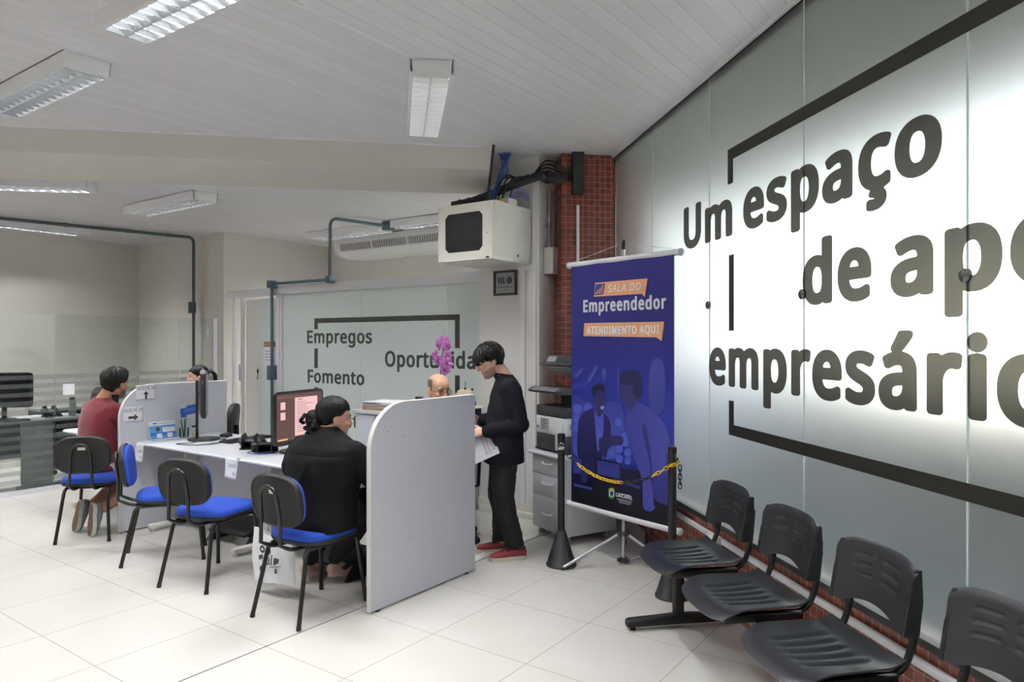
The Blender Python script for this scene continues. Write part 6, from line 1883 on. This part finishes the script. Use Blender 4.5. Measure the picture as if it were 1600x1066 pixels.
# ------------------------------------------------------------------ the person in black, seated with back to us
def woman():
    r = person('person in a black blouse sitting with back turned, hair held by a lime clip', (-1.115, 4.215, 0), hd(27))
    skin = (196, 150, 128)
    nk = (.0, .045, 1.035)
    Mh = head_matrix(nk, 34, 8, 0, .96)
    s = .98
    bm = BM(); head_geo(bm, Mh, s)
    tube(bm, [(0, .0, .97), (0, .02, 1.02), (0, .045, 1.07)], [(.072, .066), (.062, .06), (.058, .058)], 18)
    torso(bm, [(0, .0, .50, .17, .13), (0, .0, .70, .16, .12), (0, .01, .88, .17, .12), (0, .01, .96, .15, .10), (0, .01, 1.0, .08, .07)])
    Ls, Le, Lw = V((-.215, .02, .925)), V((-.315, .07, .70)), V((-.22, .30, .765))
    Rs, Re, Rw = V((.215, .02, .925)), V((.29, .14, .73)), V((.14, .34, .765))
    limb(bm, [Ls + V((.02, 0, -.03)), Le, Lw], [.045, .044, .028]); limb(bm, [Rs + V((-.02, 0, -.03)), Re, Rw], [.045, .044, .028])
    hand_geo(bm, Lw, (.35, 1, 0), (0, .0, -1), (1, 0, 0), .3, .9); hand_geo(bm, Rw, (-.35, 1, 0), (0, 0, -1), (-1, 0, 0), .3, .9)
    KN = {-1: ((-.22, .38, .54), (-.30, .33, .32), (-.365, .27, .12)), 1: ((.02, .42, .55), (-.11, .40, .32), (-.225, .355, .12))}
    for q in (-1, 1): limb(bm, [(q * .10, .03, .54), *KN[q]], [.08, .062, .05, .036])
    body(r, bm, Mh, skin, s, .0062)
    def fr(a, z):
        aa = abs(a)
        line = .165 - .035 * ss(.7, 1.2, aa) - .05 * ss(1.3, 1.7, aa) - .095 * ss(1.8, 2.4, aa)
        th = .013 + .004 * ss(.12, .2, z) + .008 * ss(1.8, 2.8, aa) * ss(.22, .12, z)
        return (th * ss(line + .005, line + .07, z) + .002) * ss(line - .01, line + .01, z) - .012 * (1 - ss(line - .01, line + .012, z))
    h = obj('hair', hair_geo(Mh, s, fr, .005), HAIRK, r, 'black hair pulled back')
    bm = BM()
    random.seed(4)
    bc_ = Mh @ V((-.022, -.118, .095)); 
    for i in range(26):
        q = V((random.gauss(0, .022), random.gauss(0, .018), random.gauss(-.022, .034)))
        p0 = bc_ + q
        tube(bm, smooth_path([p0, p0 + V((random.uniform(-.03, .03), -.02, random.uniform(-.03, .01))), p0 + V((random.uniform(-.03, .03), -.012, -.045)), p0 + V((random.uniform(-.02, .02), .01, -.06))], 4), [.011] * 12 + [.004], 7)
    ball(bm, bc_, (.052, .040, .060), 14)
    obj('hair_bun', bm, HAIRK, r, 'curly knot of hair at the nape')
    bm = BM(); torus(bm, .011, .0045, Mh @ basis((-.012, -.134, .128), (1, 0, 0), (0, .25, 1), (0, -1, .25)), 8, 8, add=.004); box(bm, (.012, .012, .010), Mh @ V((-.012, -.137, .128)), bev=.002); obj('hair_clip', bm, mat('lime_plastic', (206, 226, 40), .4), r, 'lime green hair clip')
    blk = mat('black_blouse_cloth', (11, 11, 13), .8, var=.1, scale=20, bump=.15, bscale=300, spec=.2)
    bm = BM()
    torso(bm, [(0, -.035, .475, .225, .17), (0, -.035, .54, .228, .175), (0, -.02, .66, .215, .165), (0, -.005, .78, .240, .168), (0, .0, .87, .255, .160), (0, .002, .94, .238, .130), (0, .01, .985, .178, .100), (0, .02, 1.015, .118, .082), (0, .03, 1.042, .078, .072), (0, .036, 1.062, .068, .066)])
    limb(bm, [Ls + V((.015, -.004, -.012)), Ls.lerp(Le, .35) + V((-.008, 0, 0)), Ls.lerp(Le, .60) + V((-.012, 0, 0))], [.078, .082, .082]); limb(bm, [Rs + V((-.015, -.004, -.012)), Rs.lerp(Re, .45), Rs.lerp(Re, .8)], [.078, .082, .08])
    def pleat(me):
        # box pleat opening from the yoke down the back, plus the yoke seam
        for v in me.vertices:
            if v.co.y < .0 and v.co.z < .93:
                t = (.90 - v.co.z) / .40
                if t > 0:
                    for sgn in (-1, 1):
                        xc = .025 + sgn * (.012 + .13 * t)
                        d = (v.co.x - xc) / .020
                        v.co.y -= .012 * math.exp(-d * d) * min(1, t * 4)
                if abs(v.co.z - .905) < .012: v.co.y += .003 * (1 - abs(v.co.z - .905) / .012)
    cloth('blouse', bm, blk, r, 'loose black blouse with a back pleat', amp=.008, freq=6, seed=7, post=pleat)
    bm = BM()
    torso(bm, [(0, .0, .485, .20, .17), (0, -.01, .56, .215, .18), (0, .0, .62, .2, .16)])
    for q in (-1, 1): limb(bm, [(q * .10, .03, .545), KN[q][0], KN[q][1], V(KN[q][2]) + V((0, 0, .03))], [.105, .086, .068, .052])
    cloth('trousers', bm, mat('black_trouser_cloth', (14, 14, 16), .85), r, 'black trousers', amp=.005, freq=9, seed=8)
    pk = mat('dusty_pink_knit', (208, 170, 160), .85, var=.12, scale=80, bump=.3, bscale=500); ps = mat('pale_pink_rubber', (220, 186, 178), .6)
    for q, ro in ((-1, 14), (1, -8)):
        M = Matrix.Translation((KN[q][2][0], KN[q][2][1] - .07, .048)) @ Euler((math.radians(-10), 0, math.radians(ro))).to_matrix().to_4x4()
        shoe(r, M, pk, ps, 'pink knitted sneaker', None, .25)
woman()

# ------------------------------------------------------------------ the person in dark red, seated
def man_red():
    r = person('bearded person in a dark red T-shirt, seated behind the divider with arrow signs', tuple(uv(-.01, 3.215, 0)), hd(33))
    skin = (176, 128, 104)
    nk = (.045, .06, 1.135)
    Mh = head_matrix((.055, .07, 1.135), -14, 6, 0)
    bm = BM(); head_geo(bm, Mh)
    tube(bm, [(.0, .0, 1.05), (.02, .03, 1.11), (.045, .055, 1.17)], [(.07, .065), (.06, .058), (.056, .056)], 18)
    torso(bm, [(0, -.02, .50, .15, .11), (0, -.02, .70, .14, .10), (0, -.01, .92, .16, .10), (0, .0, 1.03, .13, .08), (0, .01, 1.08, .06, .06)])
    Ls, Le, Lw = V((-.185, .01, 1.0)), V((-.22, .17, .80)), V((-.05, .36, .765)); Rs, Re, Rw = V((.175, .01, 1.0)), V((.195, .17, .80)), V((.06, .38, .765))
    limb(bm, [Ls, Le, Lw], [.052, .042, .028]); limb(bm, [Rs, Re, Rw], [.052, .042, .028])
    hand_geo(bm, Lw, (.5, 1, 0), (0, 0, -1), (1, 0, 0), .3); hand_geo(bm, Rw, (-.4, 1, 0), (0, 0, -1), (-1, 0, 0), .3)
    for q, fx in ((-1, -.03), (1, .165)): limb(bm, [(q * .10, .02, .53), (q * .12, .40, .49), (fx + .02 * q, .10, .30), (fx, -.065, .205)], [.085, .062, .056, .040])
    body(r, bm, Mh, skin, 1.0, .0065, stubble=.6)
    def fr(a, z):
        aa = abs(a)
        line = .165 - .045 * ss(.8, 1.2, aa) - .045 * ss(1.3, 1.7, aa) - .06 * ss(1.9, 2.6, aa)
        th = .020 + .010 * ss(.15, .22, z) * (aa < 1.4) + .006 * ss(1.8, 2.6, aa)
        if 1.35 < aa < 1.8 and z < .13: th = .005
        return (th * ss(line, line + .05, z) + .003) * ss(line - .01, line + .012, z) - .012 * (1 - ss(line - .01, line + .012, z))
    obj('hair', hair_geo(Mh, 1.0, fr, .011), HAIRB, r, 'thick dark hair')
    red = mat('dark_red_jersey', (112, 30, 40), .9, var=.05, scale=30, bump=.15, bscale=400, sheen=.2)
    bm = BM()
    torso(bm, [(0, -.03, .50, .195, .135), (0, -.03, .60, .19, .135), (0, -.025, .76, .185, .13), (0, -.015, .90, .20, .13), (0, -.005, .99, .20, .115), (0, .0, 1.045, .15, .09), (0, .005, 1.075, .095, .075), (.005, .012, 1.095, .075, .068)])
    limb(bm, [Ls + V((.012, -.004, -.012)), Ls.lerp(Le, .5), Ls.lerp(Le, .85)], [.080, .072, .068]); limb(bm, [Rs + V((-.012, -.004, -.012)), Rs.lerp(Re, .5), Rs.lerp(Re, .85)], [.080, .072, .068])
    cloth('shirt', bm, red, r, 'dark red T-shirt', amp=.008, freq=6, seed=3)
    bm = BM()
    torso(bm, [(0, .0, .485, .185, .15), (0, -.02, .55, .195, .155), (0, -.02, .60, .18, .14)])
    for q in (-1, 1): limb(bm, [(q * .10, .02, .53), (q * .135, .36, .50)], [.105, .085])
    cloth('shorts', bm, mat('beige_twill', (192, 180, 164), .9, bump=.1, bscale=300), r, 'beige shorts', amp=.006, freq=8, seed=5)
    cv = mat('grey_canvas', (104, 108, 118), .85, bump=.15, bscale=400); sole = mat('white_rubber', (214, 212, 206), .6); tread = mat('brown_tread', (96, 74, 58), .8, var=.15, scale=80, bump=.4, bscale=200)
    for fx, ro in ((-.03, 6), (.165, -8)):
        # toes on the floor, heels up, soles facing back
        M = Matrix.Translation((fx, -.16, .262)) @ Euler((math.radians(-98), 0, 0)).to_matrix().to_4x4() @ Euler((0, 0, math.radians(ro))).to_matrix().to_4x4()
        shoe(r, M, cv, sole, 'grey sneaker', None, .262, None, tread)
man_red()

# ------------------------------------------------------------------ the bald person with glasses behind the near divider
def man_glasses():
    r = person('bald person with glasses whose head shows above the near divider panel', tuple(uv(1.33, .66, 0)), hd(183))
    skin = (204, 160, 132)
    nk = (-.0, .055, 1.125)
    Mh = head_matrix(nk, -42, 10, 0)
    bm = BM(); head_geo(bm, Mh)
    tube(bm, [(0, .0, 1.0), (0, .02, 1.06), (0, .05, 1.16)], [(.07, .065), (.062, .06), (.058, .058)], 18)
    torso(bm, [(0, .0, .50, .16, .12), (0, .0, .70, .15, .11), (0, .0, .90, .16, .11), (0, .0, 1.0, .13, .08), (0, .01, 1.04, .06, .06)])
    Ls, Le, Lw = V((-.19, .01, .95)), V((-.25, .12, .74)), V((-.12, .32, .77)); Rs, Re, Rw = V((.19, .01, .95)), V((.25, .12, .74)), V((.10, .32, .77))
    limb(bm, [Ls, Le, Lw], [.052, .042, .028]); limb(bm, [Rs, Re, Rw], [.052, .042, .028])
    hand_geo(bm, Lw, (.3, 1, 0), (0, 0, -1), (1, 0, 0), .3); hand_geo(bm, Rw, (-.3, 1, 0), (0, 0, -1), (-1, 0, 0), .3)
    for q in (-1, 1): limb(bm, [(q * .10, .02, .54), (q * .12, .42, .54), (q * .11, .42, .30), (q * .10, .38, .09)], [.085, .062, .052, .040])
    body(r, bm, Mh, skin, 1.0, .0055, brow=(84, 66, 58))
    def fr(a, z):
        aa = abs(a)
        inside = ss(1.05, 1.25, aa) * ss(.06 + .05 * (aa < 1.9), .075 + .05 * (aa < 1.9), z) * ss(.215, .19, z)
        return .0035 * inside - .010 * (1 - inside)
    obj('hair', hair_geo(Mh, 1.0, fr, .001), HAIRG, r, 'close-cropped grey hair round a bald crown')
    bm = BM()
    for q in (-1, 1):
        torus(bm, .0185, .0016, Mh @ basis((q * .031, .105, .118), (1, 0, 0), (0, .0, 1), (0, -1, 0)), 22, 6, add=.006)
        tube(bm, [Mh @ V((q * .056, .103, .124)), Mh @ V((q * .078, .05, .124)), Mh @ V((q * .080, -.01, .124)), Mh @ V((q * .078, -.03, .108))], .0018, 6)
    tube(bm, [Mh @ V((-.008, .108, .120)), Mh @ V((0, .112, .123)), Mh @ V((.008, .108, .120))], .0016, 6)
    g = obj('glasses', bm, BLK, r, 'thin dark-rimmed glasses')
    bm = BM()
    for q in (-1, 1): loft(bm, [(Mh @ V((q * .031, .1045, .118)), Mh.to_3x3() @ V((.024, 0, 0)), Mh.to_3x3() @ V((0, 0, .0175))), (Mh @ V((q * .031, .1055, .118)), Mh.to_3x3() @ V((.024, 0, 0)), Mh.to_3x3() @ V((0, 0, .0175)))], 20)
    obj('lens', bm, film('lens_glass', (30, 22, 20), (.82, .74, .70), .05), g)
    sh = mat('dark_polo', (38, 42, 54), .9, bump=.1, bscale=300)
    bm = BM()
    torso(bm, [(0, -.01, .48, .20, .15), (0, -.01, .62, .20, .15), (0, -.005, .80, .20, .14), (0, .0, .92, .205, .125), (0, .005, .985, .16, .095), (0, .012, 1.02, .095, .075), (0, .02, 1.045, .072, .068)])
    limb(bm, [Ls + V((.012, 0, -.012)), Ls.lerp(Le, .5), Ls.lerp(Le, .85)], [.080, .072, .066]); limb(bm, [Rs + V((-.012, 0, -.012)), Rs.lerp(Re, .5), Rs.lerp(Re, .85)], [.080, .072, .066])
    cloth('shirt', bm, sh, r, 'dark polo shirt', amp=.006, freq=6, seed=6)
    bm = BM()
    torso(bm, [(0, .0, .47, .18, .15), (0, -.01, .54, .185, .15), (0, .0, .58, .17, .13)])
    for q in (-1, 1): limb(bm, [(q * .10, .02, .54), (q * .12, .42, .54), (q * .11, .42, .30), (q * .10, .38, .10)], [.10, .082, .068, .058])
    cloth('trousers', bm, mat('dark_blue_denim', (36, 42, 60), .9), r, 'dark trousers', amp=.005, seed=7)
    for q in (-1, 1): shoe(r, Matrix.Translation((q * .10, .31, 0)), BLKM, BLK, 'black shoe', None, .26)
man_glasses()

# ------------------------------------------------------------------ the clerk with tied hair at the left counter
def clerk():
    r = person('person with dark hair tied back whose face shows above the divider panel with arrow signs', tuple(uv(1.25, 3.76, 0)), hd(-100))
    skin = (222, 182, 162)
    nk = (-.0, .05, 1.135)
    Mh = head_matrix(nk, -10, 4, 0, .95)
    s = .95
    bm = BM(); head_geo(bm, Mh, s)
    tube(bm, [(0, .0, 1.05), (0, .02, 1.10), (0, .045, 1.16)], [(.058, .055), (.052, .05), (.05, .05)], 18)
    torso(bm, [(0, .0, .50, .15, .11), (0, .0, .72, .13, .10), (0, .0, .92, .14, .10), (0, .0, 1.03, .12, .075), (0, .01, 1.08, .055, .055)])
    Ls, Le, Lw = V((-.165, .01, 1.0)), V((-.20, .10, .77)), V((-.10, .28, .77)); Rs, Re, Rw = V((.165, .01, 1.0)), V((.20, .10, .77)), V((.08, .28, .77))
    limb(bm, [Ls, Le, Lw], [.044, .036, .024]); limb(bm, [Rs, Re, Rw], [.044, .036, .024])
    hand_geo(bm, Lw, (.3, 1, 0), (0, 0, -1), (1, 0, 0), .3, .88); hand_geo(bm, Rw, (-.3, 1, 0), (0, 0, -1), (-1, 0, 0), .3, .88)
    for q in (-1, 1): limb(bm, [(q * .09, .02, .54), (q * .10, .40, .53), (q * .10, .40, .30), (q * .09, .36, .09)], [.08, .058, .048, .036])
    body(r, bm, Mh, skin, s, .0058)
    def fr(a, z):
        aa = abs(a)
        line = .175 - .03 * ss(.5, 1.1, aa) - .05 * ss(1.1, 1.5, aa) - .06 * ss(1.9, 2.5, aa)
        return .010 * ss(line - .01, line + .015, z) - .012 * (1 - ss(line - .01, line + .01, z))
    obj('hair', hair_geo(Mh, s, fr, .003), HAIRK, r, 'dark hair pulled back')
    bm = BM()
    random.seed(8)
    for i in range(16):
        j = lambda k: random.uniform(-k, k)
        tube(bm, [Mh @ q for q in smooth_path([V((j(.008), -.095, .155)), V((j(.015), -.135 + j(.01), .150)), V((j(.02), -.160 + j(.012), .105)), V((j(.02), -.155 + j(.015), .03)), V((j(.015), -.14, -.04 + j(.03)))], 4)], [.010] * 14 + [.007, .004, .002], 7)
    obj('ponytail', bm, HAIRK, r, 'dark ponytail')
    sh = mat('pale_grey_blouse', (178, 182, 190), .9)
    bm = BM()
    torso(bm, [(0, -.01, .48, .18, .14), (0, -.01, .62, .165, .125), (0, -.005, .80, .165, .125), (0, .0, .94, .175, .115), (0, .0, 1.02, .13, .085), (0, .01, 1.065, .075, .065)])
    limb(bm, [Ls + V((.025, 0, -.02)), Le, Ls.lerp(Le, .95)], [.068, .055, .052]); limb(bm, [Rs + V((-.025, 0, -.02)), Re, Rs.lerp(Re, .95)], [.068, .055, .052])
    cloth('blouse', bm, sh, r, 'pale grey blouse', amp=.005, seed=9)
    bm = BM()
    torso(bm, [(0, .0, .47, .17, .14), (0, -.01, .54, .175, .145), (0, .0, .58, .16, .13)])
    for q in (-1, 1): limb(bm, [(q * .09, .02, .54), (q * .10, .40, .53), (q * .10, .40, .30), (q * .09, .36, .11)], [.092, .074, .060, .05])
    cloth('trousers', bm, mat('dark_blue_denim', (36, 42, 60), .9), r, 'dark trousers', amp=.004, seed=10)
    for q in (-1, 1): shoe(r, Matrix.Translation((q * .09, .29, 0)), BLKM, BLK, 'black shoe', None, .24)
clerk()
bpy.context.view_layer.update()
